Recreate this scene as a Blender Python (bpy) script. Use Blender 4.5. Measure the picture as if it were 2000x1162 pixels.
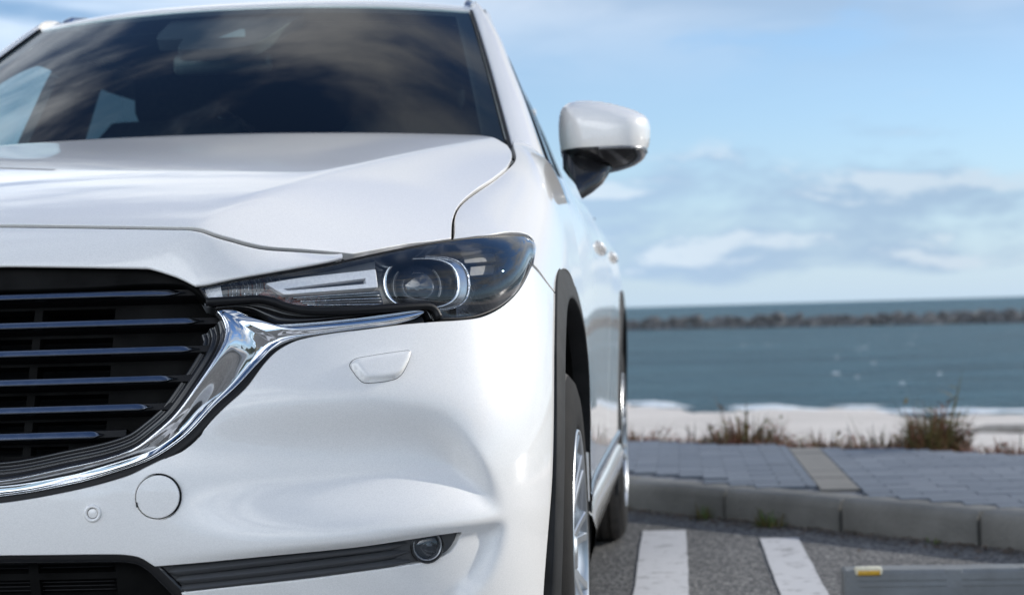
import bpy, bmesh, math, random
import numpy as np
from mathutils import Vector, Matrix, geometry
for o in list(bpy.data.objects): bpy.data.objects.remove(o)
SC = bpy.context.scene; COL = SC.collection
R = math.radians

# ---------- camera ----------
cam_d = bpy.data.cameras.new('camera'); cam = bpy.data.objects.new('camera', cam_d); COL.objects.link(cam); SC.camera = cam
cam_d.sensor_width = 36.0; cam_d.lens = 60.84; cam_d.clip_start = .05; cam_d.clip_end = 20000
_rt = Vector((0.99515487, 0.09425204, -0.02798827)); _up = Vector((0.0285602, -0.00472438, 0.99958091)); _fw = Vector((-0.09408031, 0.99553716, 0.00739335))
cam.matrix_world = Matrix(((_rt.x, _up.x, -_fw.x, 1.106), (_rt.y, _up.y, -_fw.y, -2.47), (_rt.z, _up.z, -_fw.z, .85), (0, 0, 0, 1)))
cam_d.dof.use_dof = True; cam_d.dof.focus_distance = 2.78; cam_d.dof.aperture_fstop = 5.0; cam_d.dof.aperture_blades = 9

# ---------- light ----------
SUN_AZ, SUN_EL = (math.cos(R(34)), math.sin(R(34))), R(20)      # horizontal direction towards the sun (x, y) and its height
sd = Vector((SUN_AZ[0]*math.cos(SUN_EL), SUN_AZ[1]*math.cos(SUN_EL), math.sin(SUN_EL)))
sun_d = bpy.data.lights.new('sun', 'SUN'); sun_d.energy = 4.6; sun_d.angle = R(.53); sun_d.color = (1, .955, .88)
sun = bpy.data.objects.new('sun', sun_d); COL.objects.link(sun); sun.rotation_euler = sd.to_track_quat('Z', 'Y').to_euler(); sun.location = (20, 10, 15)
world = bpy.data.worlds.new('World'); SC.world = world; world.use_nodes = True
def build_world():
    nt = world.node_tree; N = nt.nodes; L = nt.links; N.clear()
    out = N.new('ShaderNodeOutputWorld'); bg = N.new('ShaderNodeBackground'); L.new(bg.outputs[0], out.inputs[0])
    sky = N.new('ShaderNodeTexSky'); sky.sky_type = 'NISHITA'; sky.sun_disc = False
    sky.sun_elevation = SUN_EL; sky.sun_rotation = math.atan2(sd.x, sd.y); sky.air_density = 1.0; sky.dust_density = .0; sky.ozone_density = 4.0; sky.altitude = 10
    tc = N.new('ShaderNodeTexCoord'); sep = N.new('ShaderNodeSeparateXYZ'); L.new(tc.outputs['Generated'], sep.inputs[0])
    def math_(op, a, b=None, clamp=False):
        m = N.new('ShaderNodeMath'); m.operation = op; m.use_clamp = clamp
        for i, v in enumerate((a, b)):
            if v is None: continue
            if isinstance(v, (int, float)): m.inputs[i].default_value = v
            else: L.new(v, m.inputs[i])
        return m.outputs[0]
    zz = math_('ADD', math_('MAXIMUM', sep.outputs[2], 0.0), .12)
    px = math_('DIVIDE', sep.outputs[0], zz); py = math_('DIVIDE', sep.outputs[1], zz)
    cb = N.new('ShaderNodeCombineXYZ'); L.new(px, cb.inputs[0]); L.new(py, cb.inputs[1])
    def noise(scale, detail, rough, off, sc=(1, 1, 1), dist=0.0):
        mp = N.new('ShaderNodeMapping'); mp.inputs['Location'].default_value = off; mp.inputs['Scale'].default_value = sc; L.new(cb.outputs[0], mp.inputs[0])
        n = N.new('ShaderNodeTexNoise'); n.inputs['Scale'].default_value = scale; n.inputs['Detail'].default_value = detail; n.inputs['Roughness'].default_value = rough; n.inputs['Distortion'].default_value = dist
        L.new(mp.outputs[0], n.inputs['Vector']); return n.outputs['Fac']
    def ramp(v, a, b, lo=0., hi=1.):
        m = N.new('ShaderNodeMapRange'); m.interpolation_type = 'SMOOTHSTEP'; L.new(v, m.inputs[0]); m.inputs[1].default_value = a; m.inputs[2].default_value = b; m.inputs[3].default_value = lo; m.inputs[4].default_value = hi; return m.outputs[0]
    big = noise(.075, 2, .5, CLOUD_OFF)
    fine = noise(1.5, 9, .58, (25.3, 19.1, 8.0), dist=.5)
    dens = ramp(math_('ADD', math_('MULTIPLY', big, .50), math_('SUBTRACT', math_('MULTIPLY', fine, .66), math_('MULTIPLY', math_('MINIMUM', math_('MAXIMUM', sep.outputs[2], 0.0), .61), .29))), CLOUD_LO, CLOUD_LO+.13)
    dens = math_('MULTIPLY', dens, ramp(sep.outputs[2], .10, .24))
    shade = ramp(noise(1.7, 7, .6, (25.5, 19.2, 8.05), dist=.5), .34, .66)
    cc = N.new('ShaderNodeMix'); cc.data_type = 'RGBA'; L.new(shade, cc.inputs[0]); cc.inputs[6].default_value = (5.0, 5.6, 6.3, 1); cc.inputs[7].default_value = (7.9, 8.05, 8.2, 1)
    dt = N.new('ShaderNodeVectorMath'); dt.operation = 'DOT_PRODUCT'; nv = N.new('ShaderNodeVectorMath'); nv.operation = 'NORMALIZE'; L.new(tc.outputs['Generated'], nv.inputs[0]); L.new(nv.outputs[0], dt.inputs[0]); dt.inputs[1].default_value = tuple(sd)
    lit = ramp(dt.outputs['Value'], .75, -.75, .62, CLOUD_FRONT)                        # clouds across from the sun are front-lit and brightened further to fill the car's shaded front, those towards it show their shaded side
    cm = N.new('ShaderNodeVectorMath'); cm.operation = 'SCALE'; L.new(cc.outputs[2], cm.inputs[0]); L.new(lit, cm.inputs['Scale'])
    mx = N.new('ShaderNodeMix'); mx.data_type = 'RGBA'
    hz = N.new('ShaderNodeMix'); hz.data_type = 'RGBA'; hf = math_('MULTIPLY', math_('POWER', 2.718, math_('MULTIPLY', math_('MAXIMUM', sep.outputs[2], 0.0), -9.0)), .90)
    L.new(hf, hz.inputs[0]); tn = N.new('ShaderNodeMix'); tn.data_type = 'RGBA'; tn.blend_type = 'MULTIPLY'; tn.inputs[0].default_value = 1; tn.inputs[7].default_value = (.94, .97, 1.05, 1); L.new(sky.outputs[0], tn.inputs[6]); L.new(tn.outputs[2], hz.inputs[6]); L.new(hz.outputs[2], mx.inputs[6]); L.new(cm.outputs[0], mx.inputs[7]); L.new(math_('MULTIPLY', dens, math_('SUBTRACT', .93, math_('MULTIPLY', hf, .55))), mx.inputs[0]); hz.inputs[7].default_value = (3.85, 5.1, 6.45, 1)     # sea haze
    # distant cumulus standing low round the whole horizon: lit tops, blue-grey bases
    def bank(off):
        mp = N.new('ShaderNodeMapping'); mp.inputs['Location'].default_value = off; mp.inputs['Scale'].default_value = (1, 1, 3.4); L.new(nv.outputs[0], mp.inputs[0])
        n = N.new('ShaderNodeTexNoise'); n.inputs['Scale'].default_value = BANK_S; n.inputs['Detail'].default_value = 9; n.inputs['Roughness'].default_value = .56; n.inputs['Distortion'].default_value = .2; L.new(mp.outputs[0], n.inputs['Vector']); return n.outputs['Fac']
    b0 = bank(BANK_OFF); b1 = bank((BANK_OFF[0], BANK_OFF[1], BANK_OFF[2]+.035))
    band = math_('MULTIPLY', ramp(sep.outputs[2], .000, .022), ramp(sep.outputs[2], .13, .05))
    bd = ramp(math_('ADD', b0, math_('MULTIPLY', math_('SUBTRACT', band, 1.0), .26)), .37, .575)
    bl = ramp(math_('SUBTRACT', b0, b1), .012, .105)
    bc = N.new('ShaderNodeMix'); bc.data_type = 'RGBA'; L.new(bl, bc.inputs[0]); bc.inputs[6].default_value = (2.55, 3.55, 4.9, 1); bc.inputs[7].default_value = (4.5, 5.2, 6.0, 1)
    lit2 = ramp(dt.outputs['Value'], .75, -.75, 1.0, CLOUD_FRONT*.8); cb2 = N.new('ShaderNodeVectorMath'); cb2.operation = 'SCALE'; L.new(bc.outputs[2], cb2.inputs[0]); L.new(lit2, cb2.inputs['Scale'])  # low bank opposite the sun also brightened as fill for the car's front
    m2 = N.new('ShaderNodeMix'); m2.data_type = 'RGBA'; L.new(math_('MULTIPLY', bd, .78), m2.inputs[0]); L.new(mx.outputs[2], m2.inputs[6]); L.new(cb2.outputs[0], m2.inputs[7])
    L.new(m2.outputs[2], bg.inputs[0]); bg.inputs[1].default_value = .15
BANK_S, BANK_OFF = 8.5, (11.0, 13.0, 5.0)
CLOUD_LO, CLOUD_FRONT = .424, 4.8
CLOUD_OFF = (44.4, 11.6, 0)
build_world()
SC.view_settings.view_transform = 'Standard'; SC.view_settings.look = 'None'; SC.view_settings.gamma = 1; SC.view_settings.use_curve_mapping = False
SC.view_settings.exposure = -.13
SC.cycles.max_bounces = 10; SC.cycles.transparent_max_bounces = 16; SC.cycles.glossy_bounces = 6; SC.cycles.caustics_reflective = False; SC.cycles.caustics_refractive = False
SC.cycles.use_denoising = True

# ---------- smooth curves and surfaces of the car body (metres; X to the car's left, Y rearwards, Z up) ----------
class Spl:
    """natural cubic spline basis: values are a linear map of the knots"""
    def __init__(s, x):
        s.x = np.asarray(x, float); n = len(s.x); h = np.diff(s.x)
        A = np.zeros((n, n)); B = np.zeros((n, n)); A[0, 0] = A[-1, -1] = 1
        for i in range(1, n - 1):
            A[i, i-1] = h[i-1]; A[i, i] = 2*(h[i-1]+h[i]); A[i, i+1] = h[i]
            B[i, i-1] = 6/h[i-1]; B[i, i] = -6/h[i-1]-6/h[i]; B[i, i+1] = 6/h[i]
        s.M = np.linalg.solve(A, B); s.h = h
    def basis(s, q):
        q = np.atleast_1d(np.asarray(q, float)); n = len(s.x)
        i = np.clip(np.searchsorted(s.x, q) - 1, 0, n - 2)
        h = s.h[i]; I = np.eye(n)
        lo = q < s.x[0]; hi = q > s.x[-1]
        qq = np.clip(q, s.x[0], s.x[-1])
        a = (s.x[i+1]-qq)/h; b = (qq-s.x[i])/h
        R = a[:, None]*I[i]+b[:, None]*I[i+1]+(((a**3-a)*h*h/6)[:, None])*s.M[i]+(((b**3-b)*h*h/6)[:, None])*s.M[i+1]
        d = (I[i+1]-I[i])/h[:, None]+((-(3*a*a-1)*h/6)[:, None])*s.M[i]+(((3*b*b-1)*h/6)[:, None])*s.M[i+1]
        ex = np.where(lo, q-s.x[0], np.where(hi, q-s.x[-1], 0))
        return R+ex[:, None]*d
def curve(xs, ys):
    s = Spl(xs); ys = np.asarray(ys, float)
    def f(q):
        q = np.asarray(q, float)
        return (s.basis(q.ravel()) @ ys).reshape(q.shape + ys.shape[1:])
    return f
def sstep(a, b, x):
    t = np.clip((x-a)/(b-a), 0, 1); return t*t*(3-2*t)
def softp(x, w):
    return w*np.logaddexp(0, x/w)

# front wrap: rows of height, columns round the corner
WZ = [.20, .32, .45, .55, .65, .75, .85, .95, 1.03]
WX = np.array([
 [0, .25, .45, .60, .71, .785, .833, .862, .880, .892, .898],
 [0, .25, .45, .60, .715, .793, .842, .872, .890, .900, .905],
 [0, .25, .45, .60, .72, .800, .849, .879, .896, .905, .909],
 [0, .25, .45, .60, .72, .800, .850, .880, .898, .907, .911],
 [0, .25, .45, .60, .72, .800, .849, .879, .897, .906, .910],
 [0, .25, .45, .60, .72, .798, .846, .875, .892, .902, .906],
 [0, .25, .45, .60, .72, .795, .840, .866, .882, .892, .897],
 [0, .25, .45, .60, .715, .785, .826, .849, .862, .870, .876],
 [0, .25, .45, .60, .705, .768, .804, .824, .835, .842, .846]])
WY = np.array([
 [.090, .10, .13, .18, .250, .325, .400, .480, .585, .765, 1.0],
 [.055, .065, .097, .152, .227, .305, .384, .468, .577, .76, 1.0],
 [.012, .024, .060, .119, .198, .280, .364, .453, .565, .755, 1.0],
 [.000, .012, .050, .110, .190, .274, .359, .449, .562, .752, 1.0],
 [.008, .020, .060, .122, .204, .289, .374, .463, .574, .757, 1.0],
 [.035, .047, .090, .156, .242, .328, .411, .497, .602, .770, 1.0],
 [.068, .082, .130, .203, .294, .382, .463, .544, .640, .790, 1.0],
 [.105, .121, .174, .253, .349, .438, .517, .595, .684, .815, 1.0],
 [.145, .163, .220, .304, .404, .494, .571, .646, .728, .840, 1.0]])
_r = 4
WT = np.concatenate([[0], np.cumsum(np.hypot(np.diff(WX[_r]), np.diff(WY[_r])))])
_st, _sz = Spl(WT), Spl(WZ)
def wrap_base(t, z):
    t = np.asarray(t, float); z = np.asarray(z, float)
    sg = np.where(t < 0, -1., 1.); bt = _st.basis(np.abs(t).ravel()); bz = _sz.basis(z.ravel())
    x = np.einsum('ij,jk,ik->i', bz, WX, bt).reshape(t.shape)*sg
    y = np.einsum('ij,jk,ik->i', bz, WY, bt).reshape(t.shape)
    return np.stack([x, y, z+0*x], -1)
def normals(f, u, v, e=2e-3):
    du = f(u+e, v)-f(u-e, v); dv = f(u, v+e)-f(u, v-e)
    n = np.cross(du, dv); return n/np.maximum(np.linalg.norm(n, axis=-1, keepdims=True), 1e-12)

# hood
_hc = curve([.05, .12, .155, .20, .30, .50, .80, 1.10, 1.20, 1.27, 1.40], [.925, .975, 1.0015, 1.026, 1.062, 1.112, 1.174, 1.231, 1.249, 1.2575, 1.266])
_xc = curve([.10, .16, .30, .55, .78, .965, 1.13, 1.35], [.355, .374, .430, .498, .562, .635, .718, .84])
_kk = curve([.10, .20, .33, .50, .70, 1.0, 1.3], [.60, .58, .50, .36, .25, .17, .15])
def hood_z(x, y):
    x = np.abs(x); d = softp(x-_xc(y), .007)
    return _hc(y)-(.085-.035*sstep(.7, 1.25, y))*x*x-_kk(y)*d-.25*d*d
def hood(x, y):
    x = np.asarray(x, float); y = np.asarray(y, float)
    return np.stack([x, y+0*x, hood_z(x, y)], -1)

# body side behind the corner: rows of height, columns along the length
SY = [.40, .62, .80, 1.0, 1.3, 1.7, 2.4, 3.1, 3.7, 4.3, 4.7]
SZ = [.22, .34, .50, .70, .85, .95, 1.03, 1.09, 1.14, 1.18]
SX = np.array([
 [.870, .885, .893, .898, .895, .885, .885, .888, .893, .880, .83],
 [.875, .893, .901, .905, .903, .893, .893, .897, .902, .892, .845],
 [.876, .900, .906, .910, .905, .893, .893, .899, .909, .902, .855],
 [.870, .897, .904, .909, .907, .902, .903, .907, .912, .905, .86],
 [.855, .883, .893, .898, .900, .903, .908, .911, .911, .901, .855],
 [.830, .861, .872, .877, .885, .897, .905, .908, .905, .892, .845],
 [.800, .832, .843, .848, .862, .883, .893, .896, .892, .877, .83],
 [.760, .790, .804, .812, .832, .862, .873, .876, .870, .853, .80],
 [.690, .725, .745, .760, .790, .835, .846, .848, .840, .822, .77],
 [.600, .635, .665, .690, .740, .812, .822, .823, .815, .795, .74]])
_sy, _szz = Spl(SY), Spl(SZ)
def side(y, z):
    y = np.asarray(y, float); z = np.asarray(z, float)
    x = np.einsum('ij,jk,ik->i', _szz.basis(z.ravel()), SX, _sy.basis(y.ravel())).reshape(y.shape)
    return np.stack([x, y, z], -1)

# fender: cross sections from the hood gap (a = 0) over the shoulder to the flank (a = 1 at z = .78, then straight down)
_gx = curve([.45, .535, .60, .72, .89, 1.0, 1.09, 1.2, 1.45], [.718, .724, .717, .725, .761, .781, .786, .772, .760])
_gz = curve([.45, .535, .60, .72, .89, 1.0, 1.09, 1.2, 1.45], [.935, .979, 1.013, 1.056, 1.104, 1.137, 1.163, 1.198, 1.238])
_gk = curve([.45, .60, .72, 1.0, 1.45], [.40, .30, .25, .22, .30])
def fender(y, a):
    y = np.asarray(y, float); a = np.asarray(a, float)
    gx, gz, k = _gx(y), _gz(y), _gk(y)
    ex = side(y, .78+0*y)[..., 0]; sl = (side(y, .80+0*y)[..., 0]-side(y, .76+0*y)[..., 0])/.04
    w = ex-gx; h = gz-.78
    al = .62*w; be = .62*h
    b = np.clip(a, 0, 1)
    p = [(gx, gz), (gx+al, gz-k*al), (ex+sl*be, .78+be), (ex, .78+0*y)]
    c = [(1-b)**3, 3*b*(1-b)**2, 3*b*b*(1-b), b**3]
    x = sum(c[i]*p[i][0] for i in range(4)); z = sum(c[i]*p[i][1] for i in range(4))
    z2 = .78-(a-1)*.4; x2 = side(y, np.minimum(z2, .78))[..., 0]
    x = np.where(a > 1, x2, x); z = np.where(a > 1, z2, z)
    ex0 = np.where(a < 0, a, 0); x = x+ex0*.3; z = z-ex0*.3*k
    return np.stack([x, y, z], -1)

# ---------- outlines on those surfaces ----------
BUMPER = [(0.0,0.582,1),(0.1049,0.5849),(0.212,0.6003),(0.2909,0.619),(0.3295,0.6363),(0.3685,0.6558),(0.3939,0.6758),(0.4311,0.7134),(0.4641,0.7439),(0.4879,0.7773),(0.5044,0.7952),(0.5237,0.807),(0.5452,0.8141),(0.5892,0.8209),(0.6462,0.8258),(0.7062,0.8312),(0.7625,0.8337),(0.8252,0.8354),(0.8678,0.8395),(0.9174,0.8531),(0.9744,0.8769),(1.0557,0.9185),(1.075,0.9261,1),(1.1915,0.8937),(1.3277,0.8677),(1.3714,0.8502,1),(1.3333,0.8283),(1.2052,0.736),(1.1373,0.6524),(1.0981,0.5418),(1.0677,0.46),(1.0501,0.3818),(1.045,0.27,1),(0.8,0.235),(0.45,0.215),(0.0,0.21,1)]
INTAKE = [(0.0,0.512,1),(0.1941,0.5098),(0.2658,0.5085),(0.292,0.5065),(0.3112,0.5013),(0.3305,0.4875,1),(0.4033,0.4898),(0.4788,0.4923),(0.5557,0.494),(0.6355,0.4958),(0.7371,0.5007),(0.8216,0.5031),(0.8309,0.4997),(0.8258,0.4848),(0.8074,0.4688),(0.7763,0.4592),(0.7349,0.4559),(0.6331,0.4512),(0.5528,0.4478),(0.4377,0.4451),(0.3667,0.4423,1),(0.4,0.385),(0.43,0.345,1),(0.0,0.335,1)]
SLOTTOP = [(0.2152,0.4858),(0.3305,0.4875),(0.4033,0.4898),(0.4788,0.4923),(0.5557,0.494),(0.6355,0.4958),(0.7371,0.5007),(0.831,0.5021),(0.9222,0.5034)]
SLOT = [(0.3336,0.4854,1),(0.403,0.4875),(0.4789,0.4902),(0.5563,0.4919),(0.6368,0.4937),(0.7393,0.4986),(0.8227,0.5013),(0.8311,0.4984),(0.827,0.484),(0.8084,0.4688),(0.778,0.4593),(0.7372,0.4558),(0.6344,0.4511),(0.5536,0.4476),(0.4378,0.4448),(0.3693,0.4418,1)]
RECESS = [(0.3896,0.6887),(0.4645,0.694),(0.5964,0.6919),(0.6705,0.6889),(0.7294,0.6841),(0.7793,0.6726),(0.8146,0.6498),(0.852,0.608),(0.892,0.5503),(0.9096,0.5198),(0.907,0.4969),(0.8871,0.4561),(0.8565,0.4216),(0.8148,0.401)]
CAP = [(0.338,0.5897)]
SENSOR = [(0.2426,0.5687)]
WASHER = [(0.619,0.7732),(0.6243,0.78),(0.6364,0.7835),(0.7087,0.7911),(0.7187,0.7899),(0.7193,0.7811),(0.7065,0.7556),(0.6928,0.7475),(0.6512,0.7439),(0.6394,0.7468),(0.6219,0.7661)]
CHROME_IN = [(0.0,0.624),(0.1047,0.6201),(0.2114,0.6377),(0.264,0.6481),(0.3025,0.6611),(0.3279,0.6789),(0.3607,0.7092),(0.3895,0.7518),(0.413,0.7921),(0.4219,0.8141),(0.4229,0.8319),(0.4162,0.85),(0.4069,0.8627),(0.4089,0.8658),(0.4311,0.8644),(0.458,0.8519),(0.4857,0.8409),(0.5324,0.8403),(0.616,0.8451),(0.6743,0.8507),(0.7278,0.8551),(0.7393,0.8523)]
CHROME_OUT = [(0.0,0.596),(0.1049,0.5961),(0.2119,0.6116),(0.2773,0.6283),(0.327,0.6446),(0.3578,0.6622),(0.3831,0.6822),(0.4179,0.7199),(0.4501,0.7489),(0.4785,0.78),(0.4893,0.7904),(0.4987,0.7993),(0.5098,0.8059),(0.5188,0.8103),(0.5341,0.8152),(0.5496,0.8186),(0.5731,0.8218),(0.6011,0.8248),(0.646,0.829),(0.6841,0.8327),(0.722,0.8405),(0.7394,0.8491)]
BL0 = [(0.072,0.8976),(0.3521,0.8991)]
BL1 = [(0.0769,0.8531),(0.3798,0.8539)]
BL2 = [(0.0816,0.8096),(0.3766,0.8128)]
BL3 = [(0.0861,0.7663),(0.3457,0.7684)]
BL4 = [(0.0903,0.7236),(0.3122,0.7281)]
BL5 = [(0.0937,0.6829),(0.2396,0.69)]
GRILLE = [(0.0,0.952,1),(0.068,0.9547),(0.2647,0.9467),(0.3001,0.945),(0.3484,0.9292),(0.3769,0.9139),(0.3942,0.88),(0.4106,0.8685),(0.423,0.8361),(0.4219,0.8182),(0.4128,0.796),(0.3888,0.7553),(0.3596,0.7119),(0.3263,0.681),(0.3005,0.6627),(0.2614,0.6493),(0.2082,0.6385),(0.1003,0.6204),(0.0,0.615,1)]
NOSE_LOW = [(0.0757,0.9403),(0.1713,0.9367),(0.2687,0.9324),(0.3033,0.9307),(0.3229,0.9247),(0.3504,0.9145),(0.375,0.9017)]
NOSE_LAMP = [(0.375,0.9017),(0.3908,0.9033),(0.4303,0.9114),(0.4831,0.9201),(0.5407,0.9295),(0.5776,0.9363),(0.5951,0.9409)]
LAMP = [(0.3828,0.8987,1),(0.3911,0.9001),(0.4309,0.9074),(0.4841,0.9158),(0.542,0.9248),(0.5816,0.9315),(0.614,0.9384),(0.7017,0.9554),(0.802,0.9696),(0.9201,0.9785),(1.0704,0.9826),(1.1249,0.9789),(1.1267,0.9656),(1.0883,0.9411),(1.0476,0.9211),(0.9713,0.8813),(0.9147,0.8583),(0.8653,0.8455),(0.8251,0.8404),(0.7732,0.84,1),(0.7677,0.8517),(0.7614,0.8592),(0.7494,0.8653),(0.7236,0.8662),(0.6149,0.8627),(0.5464,0.8645),(0.5138,0.8709),(0.4938,0.8793),(0.475,0.8829),(0.4481,0.882),(0.3949,0.8803,1)]
LAMP_SEAT = [(0.3763,0.9107,1),(0.4311,0.9217),(0.4858,0.9313),(0.5454,0.9411),(0.5861,0.9498),(0.6195,0.9598),(0.7127,0.9771),(0.825,0.9871),(0.9611,0.9944),(1.2799,1.0009),(1.4131,0.99),(1.3042,0.957),(1.1454,0.9229),(1.0209,0.8807),(0.948,0.8581),(0.8906,0.845),(0.8435,0.8413),(0.7756,0.8408),(0.7159,0.8378),(0.6533,0.8324),(0.5944,0.8279),(0.549,0.8205),(0.5269,0.8133),(0.4989,0.8016),(0.4263,0.8271),(0.4035,0.8723),(0.391,0.883,1)]
GASKET = [(0.393,0.8753),(0.4218,0.8761),(0.4484,0.8769),(0.4737,0.8771),(0.4941,0.8726),(0.5141,0.8649),(0.5466,0.8581),(0.615,0.8563),(0.6778,0.8583),(0.7233,0.8601),(0.747,0.8596),(0.76,0.8531),(0.7685,0.8406)]
GASKET2 = [(0.4057,0.8696),(0.434,0.8712),(0.4613,0.8681),(0.4852,0.8588),(0.5093,0.8503),(0.5489,0.8476),(0.6176,0.8513),(0.681,0.8561),(0.731,0.8598),(0.7505,0.856),(0.7609,0.8426)]
DRL_OUT = [(0.4834,0.9066,1),(0.5376,0.9145),(0.6382,0.924,1),(0.6564,0.9258,1),(0.6614,0.8982,1),(0.6406,0.8969),(0.5798,0.8936),(0.5123,0.8898,1),(0.5041,0.8941)]
DRL_HOLE = [(0.5076,0.9004,1),(0.5465,0.9045),(0.6414,0.9143,1),(0.6435,0.9064,1),(0.5792,0.9018),(0.5166,0.8974,1)]
TURN = [(0.5212,0.8879,1),(0.5822,0.8923),(0.6694,0.8955,1),(0.6795,0.8705,1),(0.5505,0.8735,1)]
TURN_RED = [(0.4691,0.8907,1),(0.4919,0.9048,1),(0.5074,0.8907),(0.5757,0.8908,1),(0.5785,0.8729,1),(0.5424,0.8737),(0.5144,0.8816)]
RIBS = [(0.3885,0.9048,1),(0.4106,0.9091,1),(0.4171,0.8849,1),(0.3963,0.8839,1)]
FACET = [(0.4171,0.9164,1),(0.4836,0.9275,1),(0.5124,0.892,1),(0.4945,0.8916),(0.4764,0.8961),(0.4221,0.8933,1)]
PROJ = [(0.7725,0.9228)]
LIGHTBAR = [(0.9246,0.9849,1),(1.2971,0.9846,1),(1.2713,0.966,1),(0.925,0.9689,1)]
LIGHTBAR2 = [(0.9548,0.9603,1),(1.2484,0.9572,1),(1.1798,0.9402,1),(0.9449,0.9436,1)]
BULB = [(1.0691,0.9133)]
FOG = [(0.7657,0.4842)]
FOGRIB0 = [(0.349,0.475),(0.4941,0.4815),(0.7292,0.4899)]
FOGRIB1 = [(0.3593,0.4618),(0.5087,0.4667),(0.7331,0.4774)]
FOGRIB2 = [(0.3635,0.4481),(0.5233,0.4541),(0.737,0.4622)]
GAP = [(0.0,0.1625,1),(0.0542,0.157),(0.2004,0.152),(0.327,0.1514),(0.3702,0.1533),(0.3976,0.1592),(0.423,0.1696),(0.4482,0.1815),(0.4727,0.1976),(0.5083,0.2284),(0.5381,0.2553),(0.5702,0.2857)]
HOOD = [(0.0,0.1685,1),(0.0504,0.1668),(0.1974,0.161),(0.3246,0.1602),(0.3695,0.1622,1),(0.3965,0.1669),(0.4219,0.1776),(0.4471,0.19),(0.4718,0.206),(0.5073,0.2373),(0.5505,0.2764),(0.5855,0.3073,1),(0.6162,0.3548),(0.6538,0.4166),(0.6899,0.4702),(0.7193,0.517,1),(0.7156,0.5532),(0.7132,0.5848),(0.7137,0.6442),(0.7206,0.707),(0.7356,0.7892),(0.7564,0.8755),(0.7703,0.9415),(0.7776,0.9864),(0.78,1.0426),(0.7757,1.0808),(0.7649,1.1206,1),(0.69,1.212),(0.55,1.235),(0.3,1.25),(0.0,1.255,1)]
FENDER = [(0.5344,0.0007,1),(0.56,0.004),(0.62,0.004),(0.72,0.004),(0.89,0.004),(1.0,0.004),(1.09,0.004),(1.2,0.004),(1.44,0.004,1),(1.45,0.5),(1.45,1.0),(1.45,1.9,1),(1.4,1.9,1),('ARCH',),(0.7768,0.8419,1),(0.7564,0.8028),(0.6865,0.7149),(0.6411,0.5793,1),(0.6973,0.5475),(0.7395,0.4935),(0.7295,0.4397),(0.6084,0.245),(0.5611,0.0981)]

# ---------- helpers ----------
def mesh_obj(name, V, F, mat=None, parent=None, N=None, smooth=True, link=True):
    me = bpy.data.meshes.new(name); me.from_pydata([tuple(map(float, v)) for v in V], [], [tuple(map(int, f)) for f in F]); me.update()
    if smooth: me.polygons.foreach_set('use_smooth', [True]*len(me.polygons))
    if N is not None: me.normals_split_custom_set_from_vertices([tuple(map(float, n)) for n in N])
    if mat is not None: me.materials.append(mat)
    o = bpy.data.objects.new(name, me)
    if link: COL.objects.link(o)
    if parent is not None: o.parent = parent
    return o
def empty(name, parent=None, loc=(0, 0, 0)):
    o = bpy.data.objects.new(name, None); COL.objects.link(o); o.location = loc; o.empty_display_size = .2
    if parent is not None: o.parent = parent
    return o
def tag(o, label=None, cat=None, group=None, kind=None):
    if label: o['label'] = label
    if cat: o['category'] = cat
    if group: o['group'] = group
    if kind: o['kind'] = kind
    return o
def copy_tree(o, parent=None):
    c = o.copy(); COL.objects.link(c)
    if parent is not None: c.parent = parent
    for ch in o.children: copy_tree(ch, c)
    return c
def mirror_copy(o):
    c = copy_tree(o, o.parent); c.scale.x = -1; return c
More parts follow.
